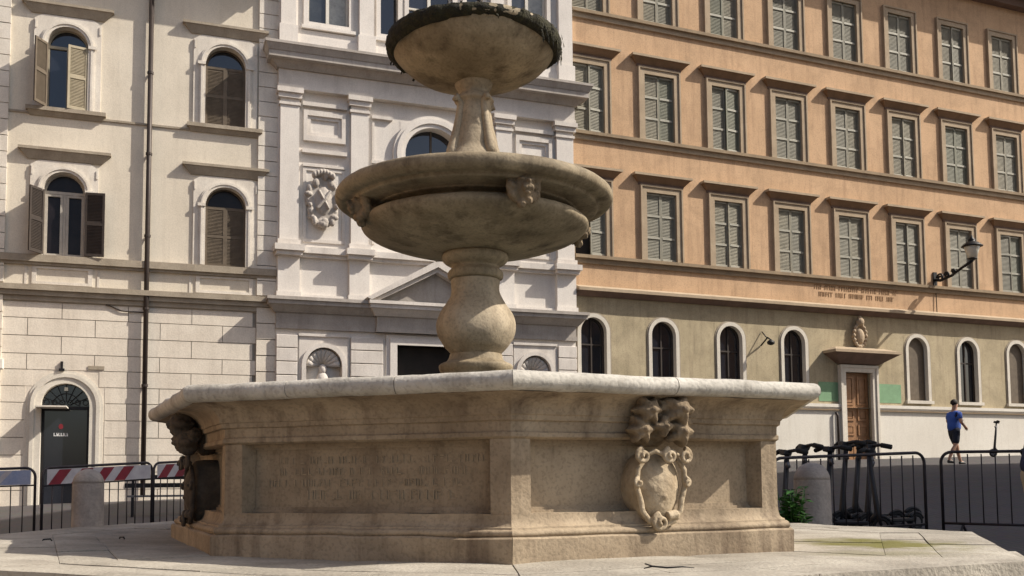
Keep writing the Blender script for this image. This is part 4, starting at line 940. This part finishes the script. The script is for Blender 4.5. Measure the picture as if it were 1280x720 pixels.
    # lion masks spouting from the groove
    for j in range(4):
        t = rad(24 + 90 * j) 
        dx, dy = math.sin(t), -math.cos(t)
        q = M()
        def hd(d):
            return 1 + .10 * nz((d.x * 2, d.y * 2, d.z * 2 + j)) 
        # local: x right, -y out
        q.ball((0, 0, 0), (.105, .09, .125), 18, 14, hd)
        q.ball((0, -.085, -.035), (.055, .05, .045), 12, 8); q.ball((0, -.105, .005), (.026, .05, .03), 10, 8)
        q.ball((-.045, -.07, .035), (.035, .03, .02), 8, 6); q.ball((.045, -.07, .035), (.035, .03, .02), 8, 6)
        q.ball((-.03, -.10, -.045), .032, 8, 6); q.ball((.03, -.10, -.045), .032, 8, 6); q.ball((0, -.085, -.09), (.032, .03, .022), 8, 6)
        for i in range(15):
            a = 2 * PI * i / 15; rr = 1 + .12 * math.sin(i * 2.4)
            q.ball((.135 * rr * math.cos(a), .01 - .02 * math.sin(i * 1.7), .15 * rr * math.sin(a)), (.05, .05, .055), 9, 7, lambda d: 1 + .3 * nz((d.x * 3 + i, d.y * 3, d.z * 3)))
        q.ball((-.10, -.02, .11), (.035, .03, .04), 8, 6); q.ball((.10, -.02, .11), (.035, .03, .04), 8, 6)
        ct, st = math.cos(t), math.sin(t); px, py, pz = SX + dx * .975, SY + dy * .975, zz(2.195)
        sc_ = .80
        q.v = [(px + sc_ * (x * ct - y * st), py + sc_ * (x * st + y * ct), pz + sc_ * z) for (x, y, z) in q.v]
        ms = remesh(sub(q, 'lion_mask', 'stone_crust', lo, True), .006)
    # upper stem with leaf ribs
    us = [(.30, zz(2.20)), (.29, zz(2.60)), (.26, zz(2.66)), (.235, zz(2.70)), (.205, zz(2.76)), (.185, zz(2.86)), (.160, zz(2.98)), (.142, zz(3.10)), (.145, zz(3.15)), (.170, zz(3.18)), (.15, zz(3.21)), (.12, zz(3.25)), (.15, zz(3.30)), (.17, zz(3.36))]
    up = put(M().lathe(smoothprof(us, 4), 36, SX, SY, worn(.008, 6)), 'upper_stem', 'stone_pale', smooth=True)
    for j in range(4):
        t = rad(38 + 90 * j); dx, dy = math.sin(t), -math.cos(t)
        q = M(); pts = []
        for i in range(9):
            f = i / 8; r = .085 * (1 - f) ** 1.4 + .135 + .02 * (1 - f)
            pts.append((SX + dx * r, SY + dy * r, zz(2.66 + .48 * f)))
        pts.append((SX + dx * .185, SY + dy * .185, zz(3.185))); pts.append((SX + dx * .20, SY + dy * .20, zz(3.15)))
        q.tube(pts, [.05, .05, .046, .042, .038, .036, .034, .034, .034, .03, .022], 8); sub(q, 'stem_scroll', 'stone_pale', up, True)
    ub = [(.15, zz(3.325)), (.26, zz(3.345)), (.38, zz(3.375)), (.50, zz(3.425)), (.60, zz(3.495)), (.665, zz(3.570)), (.69, zz(3.615)), (.718, zz(3.625)), (.728, zz(3.655)), (.715, zz(3.690)), (.66, zz(3.695)), (.5, zz(3.570)), (.2, zz(3.510))]
    uo = put(M().lathe(smoothprof(ub, 4), 80, SX, SY, worn(.008, 3)), 'upper_bowl', 'stone_bowl', smooth=True)
    # moss hanging round the lip
    q = M(); rnd = random.Random(5); n = 150
    prof = [(.690, 3.605), (.705, 3.612), (.728, 3.622), (.740, 3.650), (.730, 3.688), (.69, 3.700), (.655, 3.700)]
    def mf(p, r, t):
        a = nz((math.cos(t) * 3, math.sin(t) * 3, p[2] * 4)); b = nz((math.cos(t) * 14, math.sin(t) * 14, p[2] * 12)); thick = .5 + .9 * max(-.45, nz((math.cos(t) * 1.6 + 4, math.sin(t) * 1.6, 0)))
        dt = lambda c, w: math.exp(-(((t - rad(c) + PI) % (2 * PI) - PI) / rad(w)) ** 2)
        thick = thick - .8 * dt(-80, 22) + 2.4 * dt(222, 30) + 2.6 * dt(-12, 24) + .9 * dt(-50, 16) + 1.6 * dt(170, 22)
        low = max(0, 3.66 + H - p[2]) / .055
        rr = r + .012 * a + .016 * b
        z = p[2] - low * (.012 * thick + .035 * max(0, a) + .02 * max(0, b)) 
        return (SX + rr * math.cos(t), SY + rr * math.sin(t), z)
    q.lathe([(r, zz(z)) for r, z in prof], n, SX, SY, mf); mo = sub(q, 'moss', 'moss', uo, True)
    q = M()
    for i in range(210):
        t = rnd.uniform(0, 2 * PI); 
        heavy = nz((math.cos(t) * 1.6 + 4, math.sin(t) * 1.6, 0)) + (1.1 if t < rad(12) or t > rad(318) else .3 if t > rad(285) else 0)
        if heavy < .55 and rnd.random() < .8: continue
        r = rnd.uniform(.70, .755); L_ = rnd.uniform(.015, .04) * (1 + 2.2 * max(0, heavy)); z = zz(rnd.uniform(3.60, 3.70)); w = rnd.uniform(.006, .014)
        cx, cy = SX + r * math.cos(t), SY + r * math.sin(t); tx, ty = -math.sin(t), math.cos(t); ox, oy = math.cos(t) * rnd.uniform(0, .03), math.sin(t) * rnd.uniform(0, .03)
        q.add([(cx - tx * w, cy - ty * w, z), (cx + tx * w, cy + ty * w, z), (cx + tx * w * .6 + ox, cy + ty * w * .6 + oy, z - L_ * .7), (cx + ox * .6 + tx * rnd.uniform(-.01, .01), cy + oy * .6, z - L_)], [(0, 1, 2, 3)])
    fr = sub(q, 'moss_fringe', 'moss', uo); fr['kind'] = 'stuff'
fountain()

# ------------------------------------------------------------------ stepped platform
def platform():
    B = thing('stepped_platform', (FX, FY, PZ - .66), 0, 'octagonal stepped stone platform of pale slabs around the fountain basin', 'platform')
    RP = 3.98 * math.cos(PI / 8)
    def cp(k, ap):
        t = A0 + k * PI / 4; r = ap / math.cos(PI / 8); return Vector((FX + r * math.sin(t), FY - r * math.cos(t)))
    rnd = random.Random(2)
    def slab(a0, a1, k, t0, t1, ztop, th, name, gap=.004, mt='platform_stone', nose=0):
        p = [cp(k, a0).lerp(cp(k + 1, a0), t0), cp(k, a0).lerp(cp(k + 1, a0), t1), cp(k, a1).lerp(cp(k + 1, a1), t1), cp(k, a1).lerp(cp(k + 1, a1), t0)]
        c = sum(p, Vector((0, 0))) / 4
        p = [c + (q - c) * (1 - gap / max((q - c).length, .05)) for q in p]
        dz = rnd.uniform(-.004, .004)
        N = 6; m = M(); vs = []; 
        for j in range(N + 1):
            for i in range(N + 1):
                a = p[0].lerp(p[1], i / N); b = p[3].lerp(p[2], i / N); q = a.lerp(b, j / N)
                edge = -.006 if i in (0, N) or j in (0, N) else 0
                vs.append((q.x, q.y, (plat_z(q.x, q.y) - PZ) + ztop + dz + edge + .006 * nz((q.x, q.y, 3), 2.2)))
        fs = [(j * (N + 1) + i, j * (N + 1) + i + 1, (j + 1) * (N + 1) + i + 1, (j + 1) * (N + 1) + i) for j in range(N) for i in range(N)]
        m.add(vs, fs)
        per = [i for i in range(N + 1)] + [j * (N + 1) + N for j in range(1, N + 1)] + [N * (N + 1) + i for i in range(N - 1, -1, -1)] + [j * (N + 1) for j in range(N - 1, 0, -1)]
        base = len(m.v); m.v += [(m.v[i][0], m.v[i][1], ztop - th) for i in per]
        n = len(per)
        m.f += [(per[i], base + i, base + (i + 1) % n, per[(i + 1) % n]) for i in range(n)]
        o = m.build(name, mt, None, True, 30); o.parent = B; o.matrix_parent_inverse = Matrix.Translation((-FX, -FY, -(PZ - .66)))
    for k in range(8):
        for r0, r1, nn in ((2.2, 2.95, 2), (2.95, RP - .42, 3), (RP - .42, RP, 2)):
            cuts = [0] + sorted((i + rnd.uniform(-.12, .12)) / nn for i in range(1, nn)) + [1]
            for i in range(nn): slab(r0, r1, k, cuts[i], cuts[i + 1], PZ, .165, 'paving_slab' if r1 < RP else 'nosing_slab')
        for st in range(1, 5):
            for i in range(3):
                slab(RP + .34 * (st - 1) - .03, RP + .34 * st, k, i / 3, (i + 1) / 3, PZ - .165 * st, .30, 'step_stone')
    m = M().add([(*cp(k, RP - .06), PZ - .02) for k in range(8)] + [(*cp(k, RP - .06), PZ - .8) for k in range(8)], [tuple(range(8))] + [(k, (k + 1) % 8, 8 + (k + 1) % 8, 8 + k) for k in range(8)])
    o = m.build('core', 'joint'); o.parent = B; o.matrix_parent_inverse = Matrix.Translation((-FX, -FY, -(PZ - .66)))
    # iron cramps left in the stone
    for (x, y, a) in ((-3.35, 7.2, .4), (-2.95, 7.55, -.6)):
        z = plat_z(x, y)
        q = M().tube([(-.03, 0, .0), (-.028, 0, .012), (.02, 0, .014), (.03, 0, .0)], .006, 6)
        q.v = [(x + v[0] * math.cos(a) - v[1] * math.sin(a), y + v[0] * math.sin(a) + v[1] * math.cos(a), z + v[2]) for v in q.v]
        o = q.build('iron_cramp', 'iron'); o.parent = B; o.matrix_parent_inverse = Matrix.Translation((-FX, -FY, -(PZ - .66)))
platform()

def at(px, py, Y):                          # point on the ray through a pixel at depth Y
    d = CF + CR * ((px - 640) / F_PX) - CU * ((py - CY) / F_PX)
    return Vector((0, 0, H)) + d * (Y / d.y)

# ------------------------------------------------------------------ bollards
def bollard(x, y, h, r, label):
    z = gz(x, y) - .03
    B = thing('stone_bollard', (x, y, z), 0, label, 'bollard', 'stone bollards around the fountain')
    f = lambda p, rr, t: (p[0] * (1 + .03 * nz((p[0] * 3, p[1] * 3, p[2] * 3 + x))), p[1] * (1 + .03 * nz((p[0] * 3 + 5, p[1] * 3, p[2] * 3))), p[2])
    M().lathe([(r * 1.12, 0), (r * 1.12, .12), (r * 1.0, .14), (r * .99, h * .45), (r * .97, h - r * .95)], 24, fn=f).build('shaft', 'bollard_stone', B, True, 40)
    M().lathe([(r * .97, h - r * .949)] + [(r * .97 * math.cos(rad(a)), h - r * .949 + r * .95 * math.sin(rad(a))) for a in (12, 25, 38, 50, 62, 74, 84, 89)], 24, fn=f).build('cap', 'bollard_stone', B, True)
p = at(111, 586, 11.6); bollard(p.x, p.y, p.z - gz(p.x, p.y) + .03, .178, 'rounded stone bollard in front of the red and white striped barrier')
p = at(1014, 578, 11.2); bollard(p.x, p.y, p.z - gz(p.x, p.y) + .03, .205, 'rounded stone bollard beside the parked scooters and the basin corner')

# ------------------------------------------------------------------ crowd barriers
def barrier(p0, p1, h, label, board=None, z0=None):
    a, b = Vector(p0), Vector(p1); L = (b - a).length; rz = math.atan2(b.y - a.y, b.x - a.x)
    za, zb = gz(*a), gz(*b)
    B = thing('crowd_barrier', (a.x, a.y, za), rz, label, 'barrier', 'metal crowd barriers around the fountain')
    sl = (zb - za) / L
    zf = lambda x: sl * x
    c = .14; pts = [(0, 0, .04)]
    for i in range(7):
        t = PI / 2 * i / 6; pts.append((c - c * math.cos(t), 0, zf(0) + h - c + c * math.sin(t)))
    for i in range(7):
        t = PI / 2 * i / 6; pts.append((L - c + c * math.sin(t), 0, zf(L) + h - c + c * math.cos(t)))
    pts.append((L, 0, zf(L) + .04))
    M().tube(pts, .021, 8).build('frame', 'barrier_metal', B, True)
    M().tube([(0, 0, .16), (L, 0, zf(L) + .16)], .018, 8).build('bottom_rail', 'barrier_metal', B, True)
    n = int(L / .17); top = h - (.27 if board else .03)
    if board: M().tube([(0, 0, top), (L, 0, zf(L) + top)], .014, 6).build('board_rail', 'barrier_metal', B, True)
    for i in range(1, n):
        x = L * i / n; M().tube([(x, 0, zf(x) + .16), (x, 0, zf(x) + top)], .009, 6).build('bar', 'barrier_metal', B, True)
    for x in (.25, L - .25):
        q = M().tube([(x, -.26, zf(x) + .015), (x, -.2, zf(x) + .03), (x, 0, zf(x) + .14), (x, .2, zf(x) + .03), (x, .26, zf(x) + .015)], .018, 6); q.build('foot', 'barrier_metal', B, True)
    if board:
        zb0, zb1 = h - .255, h - .03
        y0, y1 = -.026, -.022
        def para(x0, x1, sk, mt, name, y0, y1, par):
            q = M(); q.hexa([(x0, y0, zf(x0) + zb0), (x1, y0, zf(x1) + zb0), (x1, y1, zf(x1) + zb0), (x0, y1, zf(x0) + zb0), (x0 + sk, y0, zf(x0) + zb1), (x1 + sk, y0, zf(x1) + zb1), (x1 + sk, y1, zf(x1) + zb1), (x0 + sk, y1, zf(x0) + zb1)]); return q.build(name, mt, par)
        bo = para(.06, L - .06, 0, 'board_white' if board == 'red' else 'board_blue', 'board', y0, y1, B)
        if board == 'red':
            x = .08
            while x + .22 + .2 < L - .06:
                para(x, x + .22, .2, 'board_red', 'stripe', y0 - .004, y0 - .001, bo); x += .42
        else:
            x = .1
            while x + .12 + .2 < L - .06:
                para(x, x + .10, .2, 'board_white', 'stripe', y0 - .004, y0 - .001, bo); x += .42
def gp(px, Y): q = at(px, 600, Y); return (q.x, q.y)
barrier(gp(-95, 15.2), gp(44, 15.6), 1.20, 'crowd barrier with a faded blue board beside the cream house', 'blue')
barrier(gp(53, 14.6), gp(190, 16.6), 1.22, 'crowd barrier with a red and white striped board behind the rounded bollard', 'red')
barrier(gp(192, 16.7), gp(300, 19.0), 1.22, 'crowd barrier with a striped board running in behind the basin', 'red')
barrier(gp(966, 12.9), gp(1156, 13.6), 1.13, 'plain dark crowd barrier in front of the parked scooters')
barrier(gp(1177, 13.7), gp(1375, 12.6), 1.13, 'plain dark crowd barrier below the walking person in blue')

# ------------------------------------------------------------------ bench by the cream house
def bench():
    a = at(158, 640, 21.5); x, y = a.x, a.y; z = gz(x, y)
    B = thing('street_bench', (x, y, z), AZL, 'low grey bench with dark rails standing before the cream house wall', 'bench')
    for yy in (-.16, 0, .16): M().box(0, 1.5, yy - .07, yy + .07, .42, .46).build('seat_slat', 'grey_metal', B)
    for zz in (.62, .80): M().box(-.05, 1.55, .22, .25, zz, zz + .10).build('back_slat', 'iron', B)
    for xx in (.12, 1.38):
        q = M().box(xx - .03, xx + .03, -.2, .24, .36, .419); q.box(xx - .03, xx + .03, -.2, -.14, 0, .36); q.box(xx - .03, xx + .03, .18, .219, 0, .36); q.box(xx - .03, xx + .03, .251, .28, .36, .92); q.box(xx - .03, xx + .03, .22, .25, .36, .42)
        q.build('leg', 'iron', B)
bench()

# ------------------------------------------------------------------ e-scooters
def escooter():
    B = thing('electric_scooter', (0, 0, 0), 0, '', 'scooter', 'electric scooters parked behind the barrier')
    for x in (0, .92):
        w = M(); w.tube([(x + .095 * math.cos(2 * PI * i / 18), 0, .12 + .095 * math.sin(2 * PI * i / 18)) for i in range(18)], .026, 8, True)
        wo_ = w.build('wheel', 'tyre', B, True)
        q = M().tube([(x, -.02, .12), (x, .02, .12)], .07, 12); q.build('hub', 'grey_metal', wo_)
        q = M().tube([(x + .135 * math.cos(t), 0, .12 + .135 * math.sin(t)) for t in [rad(20 + 16 * i) for i in range(9)]], .022, 6); q.build('mudguard', 'black_plastic', B, True)
    q = M().box(.16, .80, -.085, .085, .13, .18); q.hexa([(.80, -.05, .13), (.90, -.03, .12), (.90, .03, .12), (.80, .05, .13), (.80, -.06, .18), (.92, -.03, .2), (.92, .03, .2), (.80, .06, .18)]); bevel(q.build('deck', 'black_plastic', B), .015)
    M().tube([(.17, 0, .16), (.08, 0, .26), (.06, 0, .34)], .035, 8).build('neck', 'black_plastic', B, True)
    M().tube([(0, 0, .12), (.045, 0, .30), (.14, 0, 1.12)], [.028, .042, .033], 10).build('stem', 'black_plastic', B, True)
    M().tube([(.19, -.28, 1.16), (.155, -.14, 1.185), (.14, 0, 1.17), (.155, .14, 1.185), (.19, .28, 1.16)], .024, 8).build('handlebar', 'black_plastic', B, True)
    for s in (-1, 1): M().tube([(.165, s * .17, 1.18), (.205, s * .31, 1.15)], .034, 8).build('grip', 'tyre', B, True)
    bevel(M().hexa([(.04, -.05, 1.13), (.17, -.05, 1.11), (.17, .05, 1.11), (.04, .05, 1.13), (.06, -.05, 1.20), (.20, -.05, 1.17), (.20, .05, 1.17), (.06, .05, 1.20)]).build('display', 'black_plastic', B), .01)
    M().tube([(.115, -.05, .95), (.09, -.05, 1.02)], .03, 8).build('headlight', 'grey_metal', B, True)
    return B
sc0 = escooter()
spots = [(975, 13.75, 28, 'dark electric scooter closest to the basin wall among those behind the barrier'), (996, 14.3, 14, 'dark electric scooter parked directly behind the stone bollard'), (1030, 14.2, 32, 'dark electric scooter in front of the panelled door, next to the bollard'), (1048, 14.6, 18, 'dark electric scooter parked between two others in front of the panelled door'), (1080, 14.3, 24, 'dark electric scooter at the end of the row away from the basin'), (1064, 15.1, 10, 'dark electric scooter tucked in the back of the parked row, before the panelled door'), (1100, 13.95, 150, 'dark electric scooter turned the other way beside the row, close to the barrier'), (1243, 33.0, -25, 'electric scooter standing alone against the white wall beyond the walking person')]
for i, (px, Y, a, lab) in enumerate(spots):
    o = sc0 if i == 0 else copy_tree(sc0)
    x, y = gp(px, Y); o.location = (x, y, gz(x, y)); o.rotation_euler = (0, 0, rad(a)); o['label'] = lab; o.scale = ((1.02, 1.07, 1.04, 1.09, 1.05, 1.08, 1.0, 1.0)[i],) * 3
    if i == 7: o['group'] = 'electric scooters by the wall'

# ------------------------------------------------------------------ weed by the basin
def weed():
    a = at(991, 640, 10.3); x, y = a.x, a.y; z = gz(x, y)
    B = thing('green_plant', (x, y, z), 0, 'bright green leafy weed growing between the basin corner and the bollard', 'plant')
    rnd = random.Random(4)
    for i in range(44):
        a = rnd.uniform(0, 2 * PI); l = rnd.uniform(.55, .88); b = rnd.uniform(.04, .17)
        st = [(0, 0, 0), (b * .4 * math.cos(a), b * .4 * math.sin(a), l * .5), (b * math.cos(a), b * math.sin(a), l)]
        s_ = M().tube(st, [.008, .006, .003], 5).build('stem', 'leaf_green', B, True)
        q = M()
        for j in range(9):
            f = .5 + .5 * j / 8; px, py, pz = b * f * math.cos(a), b * f * math.sin(a), l * f
            c = rnd.uniform(0, 2 * PI); L_ = rnd.uniform(.07, .14); w = L_ * .36; d = Vector((math.cos(c), math.sin(c), rnd.uniform(-.2, .7))).normalized(); sd_ = d.cross(Vector((0, 0, 1))).normalized() * w
            p0 = Vector((px, py, pz)); pm = p0 + d * L_ * .5; pe = p0 + d * L_ - Vector((0, 0, L_ * .2))
            q.add([p0, pm + sd_, pe, pm - sd_], [(0, 1, 2, 3)])
        o = q.build('leaf', 'leaf_green', s_); o['kind'] = 'stuff'
weed()

# ------------------------------------------------------------------ twig on the platform
def twig():
    a = at(838, 711, 5.03); x, y = a.x, a.y; z = plat_z(x, y) + .012
    q = M().tube([(-.13, .02, .0), (-.09, -.0, .012), (-.02, -.02, .006), (.06, -.02, .01), (.12, .005, .002)], [.003, .005, .005, .004, .002], 6); q.tube([(-.09, 0, .012), (-.12, .05, .02)], .004, 5)
    tag(q.build('twig', 'iron', None, True, loc=(x, y, z)), 'short dark curved twig lying on the platform before the carved arms', 'twig')
twig()

# ------------------------------------------------------------------ people
def skinned(name, verts, edges, radii, mt, parent, root=0, sub=2):
    me = bpy.data.meshes.new(name); me.from_pydata(verts, edges, []); me.materials.append(MATS[mt])
    o = link(name, me, parent)
    md = o.modifiers.new('skin', 'SKIN'); md.use_smooth_shade = True
    sv = me.skin_vertices[0].data
    for i, r in enumerate(radii): sv[i].radius = r if isinstance(r, tuple) else (r, r); sv[i].use_root = (i == root)
    s = o.modifiers.new('sub', 'SUBSURF'); s.levels = sub; s.render_levels = sub
    return o
def chain(pts, rs):
    return pts, [(i, i + 1) for i in range(len(pts) - 1)], rs
def person(x, y, rz, label, J, shirt, legs, legs_to, shoe='black_plastic', long_=False):
    """J: joints in body space (x = facing direction, y = left, z up); one continuous skin body, clothes over it"""
    B = thing('person', (x, y, gz(x, y)), rz, label, 'person')
    names = list(J['v']); idx = {n: i for i, n in enumerate(names)}
    P = [J['v'][n][0] for n in names]; Rr = [J['v'][n][1] for n in names]
    body = skinned('body', P, [(idx[a], idx[b]) for a, b in J['e']], Rr, 'skin', B, idx['pelvis'])
    v = lambda n: Vector(J['v'][n][0]); 
    # shirt: torso + sleeves
    lst = [v('pelvis') + Vector((0, 0, -.05)), v('belly'), v('chest'), v('shoulders'), v('neck') - Vector((0, 0, .03))]
    rs = [(.185, .21), (.168, .195), (.175, .21), (.125, .155), (.075, .075)]
    ed = [(0, 1), (1, 2), (2, 3), (3, 4)]
    for s in ('l', 'r'):
        a, b, c_ = v('sh_' + s), v('el_' + s), v('wr_' + s)
        k = len(lst); lst += [a, a.lerp(b, .75)]; rs += [.085, .072]; ed += [(3, k), (k, k + 1)]
        if long_: lst += [b, b.lerp(c_, .9)]; rs += [.062, .048]; ed += [(k + 1, k + 2), (k + 2, k + 3)]
    skinned('shirt', [tuple(p) for p in lst], ed, rs, shirt, B, 0)
    lst = [v('pelvis') + Vector((0, 0, .13)), v('pelvis') - Vector((0, 0, .04))]; rs = [(.150, .172), (.155, .18)]; ed = [(0, 1)]
    for s in ('l', 'r'):
        a, b, c_ = v('hip_' + s), v('kn_' + s), v('an_' + s)
        k = len(lst)
        if legs_to == 'knee': lst += [a - Vector((0, 0, .06)), a.lerp(b, .5), a.lerp(b, .92)]; rs += [.112, .105, .098]; ed += [(1, k), (k, k + 1), (k + 1, k + 2)]
        else: lst += [a - Vector((0, 0, .06)), b, b.lerp(c_, .5), b.lerp(c_, .97)]; rs += [.11, .082, .075, .068]; ed += [(1, k), (k, k + 1), (k + 1, k + 2), (k + 2, k + 3)]
    skinned('shorts' if legs_to == 'knee' else 'trousers', [tuple(p) for p in lst], ed, rs, legs, B, 0)
    for s in ('l', 'r'):
        a = v('an_' + s); t = v('toe_' + s)
        skinned('shoe', [tuple(a + Vector((-.05, 0, -.045))), tuple(a.lerp(t, .4) + Vector((0, 0, -.02))), tuple(t + Vector((.02, 0, 0)))], [(0, 1), (1, 2)], [(.045, .05), (.05, .048), (.042, .034)], shoe, B, 0)
    h = v('head')
    M().ball((h.x - .012, h.y, h.z + .035), (.108, .088, .105), 16, 12, lambda d: (1.0 + .05 * nz(d, 5)) if d.z > -.35 and (d.x < .45 or d.z > .45) else .80).build('hair', 'hair', B, True)
    return B
def joints(P_lean=0.0, legL=(.0, .0), legR=(.0, .0), armL=None, armR=None):
    v = {}
    lx = P_lean
    v['pelvis'] = ((0, 0, .93), (.13, .15)); v['belly'] = ((lx * .3, 0, 1.07), (.12, .145)); v['chest'] = ((lx * .65, 0, 1.25), (.13, .165)); v['shoulders'] = ((lx * .95, 0, 1.40), (.09, .12)); v['neck'] = ((lx * 1.1, 0, 1.49), .055); v['jaw'] = ((lx * 1.25 + .02, 0, 1.56), (.07, .062)); v['head'] = ((lx * 1.3 + .015, 0, 1.65), (.098, .078)); v['crown'] = ((lx * 1.3, 0, 1.73), (.06, .05)); v['nose'] = ((lx * 1.3 + .115, 0, 1.625), .016)
    e = [('pelvis', 'belly'), ('belly', 'chest'), ('chest', 'shoulders'), ('shoulders', 'neck'), ('neck', 'jaw'), ('jaw', 'head'), ('head', 'crown'), ('head', 'nose')]
    for s, sg, leg, arm in (('l', 1, legL, armL), ('r', -1, legR, armR)):
        v['sh_' + s] = ((lx * .95, sg * .175, 1.40), .062)
        el, wr = arm or ((-.05, sg * .25, 1.12), (.08, sg * .26, .90))
        v['el_' + s] = (el, .043); v['wr_' + s] = (wr, .03)
        hd = Vector(wr) + (Vector(wr) - Vector(el)).normalized() * .08; v['ha_' + s] = (tuple(hd), (.042, .022))
        e += [('shoulders', 'sh_' + s), ('sh_' + s, 'el_' + s), ('el_' + s, 'wr_' + s), ('wr_' + s, 'ha_' + s)]
        dr = (Vector(wr) - Vector(el)).normalized(); sd_ = Vector((0, 1, 0)); up = dr.cross(sd_).normalized(); sd2 = up.cross(dr).normalized()
        for q, (o, l, r) in enumerate(((-.03, .065, .0085), (-.01, .078, .009), (.010, .072, .0088), (.028, .055, .0075))):
            b0 = hd + dr * .02 + up * o; f1 = b0 + dr * l * .55 + sd2 * (-sg) * .012; f2 = b0 + dr * l * .95 + sd2 * (-sg) * .04
            v['f%d_%s' % (q, s)] = (tuple(f1), r); v['g%d_%s' % (q, s)] = (tuple(f2), r * .85); e += [('ha_' + s, 'f%d_%s' % (q, s)), ('f%d_%s' % (q, s), 'g%d_%s' % (q, s))]
        th = Vector(wr) + dr * .05 + up * -.05; v['th_' + s] = (tuple(th), .010); v['ti_' + s] = (tuple(th + dr * .035 + sd2 * (-sg) * .02), .009); e += [('wr_' + s, 'th_' + s), ('th_' + s, 'ti_' + s)]
        kx, ax_ = leg[0], leg[1]; lift = leg[2] if len(leg) > 2 else 0
        v['hip_' + s] = ((0, sg * .09, .88), .09); v['kn_' + s] = ((kx, sg * .11, .49 + lift * .5), .058); v['ca_' + s] = (((kx * .65 + ax_ * .35) - .02, sg * .112, .36 + lift * .7), .056); v['an_' + s] = ((ax_, sg * .115, .085 + lift), .038); v['toe_' + s] = ((ax_ + .15, sg * .13, .035 + lift * .6), (.035, .025))
        e += [('pelvis', 'hip_' + s), ('hip_' + s, 'kn_' + s), ('kn_' + s, 'ca_' + s), ('ca_' + s, 'an_' + s), ('an_' + s, 'toe_' + s)]
    return {'v': v, 'e': e}
x, y = gp(1195, 27.2)
person(x, y, rad(16), 'person in a blue shirt and dark shorts walking along the white wall', joints(.03, (.17, .27), (-.06, -.30, .04), ((.03, .30, 1.17), (.22, .14, 1.20)), ((-.02, -.31, 1.14), (.16, -.25, 1.02))), 'blue_shirt', 'dark_shorts', 'knee')
x, y = gp(1294, 11.0)
person(x, y, rad(-8), 'person in a navy top and beige trousers leaning forward at the barrier', joints(.16, (.03, -.02), (.06, .05), ((.30, .22, 1.12), (.50, .16, 1.02)), ((.30, -.22, 1.12), (.50, -.16, 1.02))), 'navy_cloth', 'beige_cloth', 'ankle', long_=True)
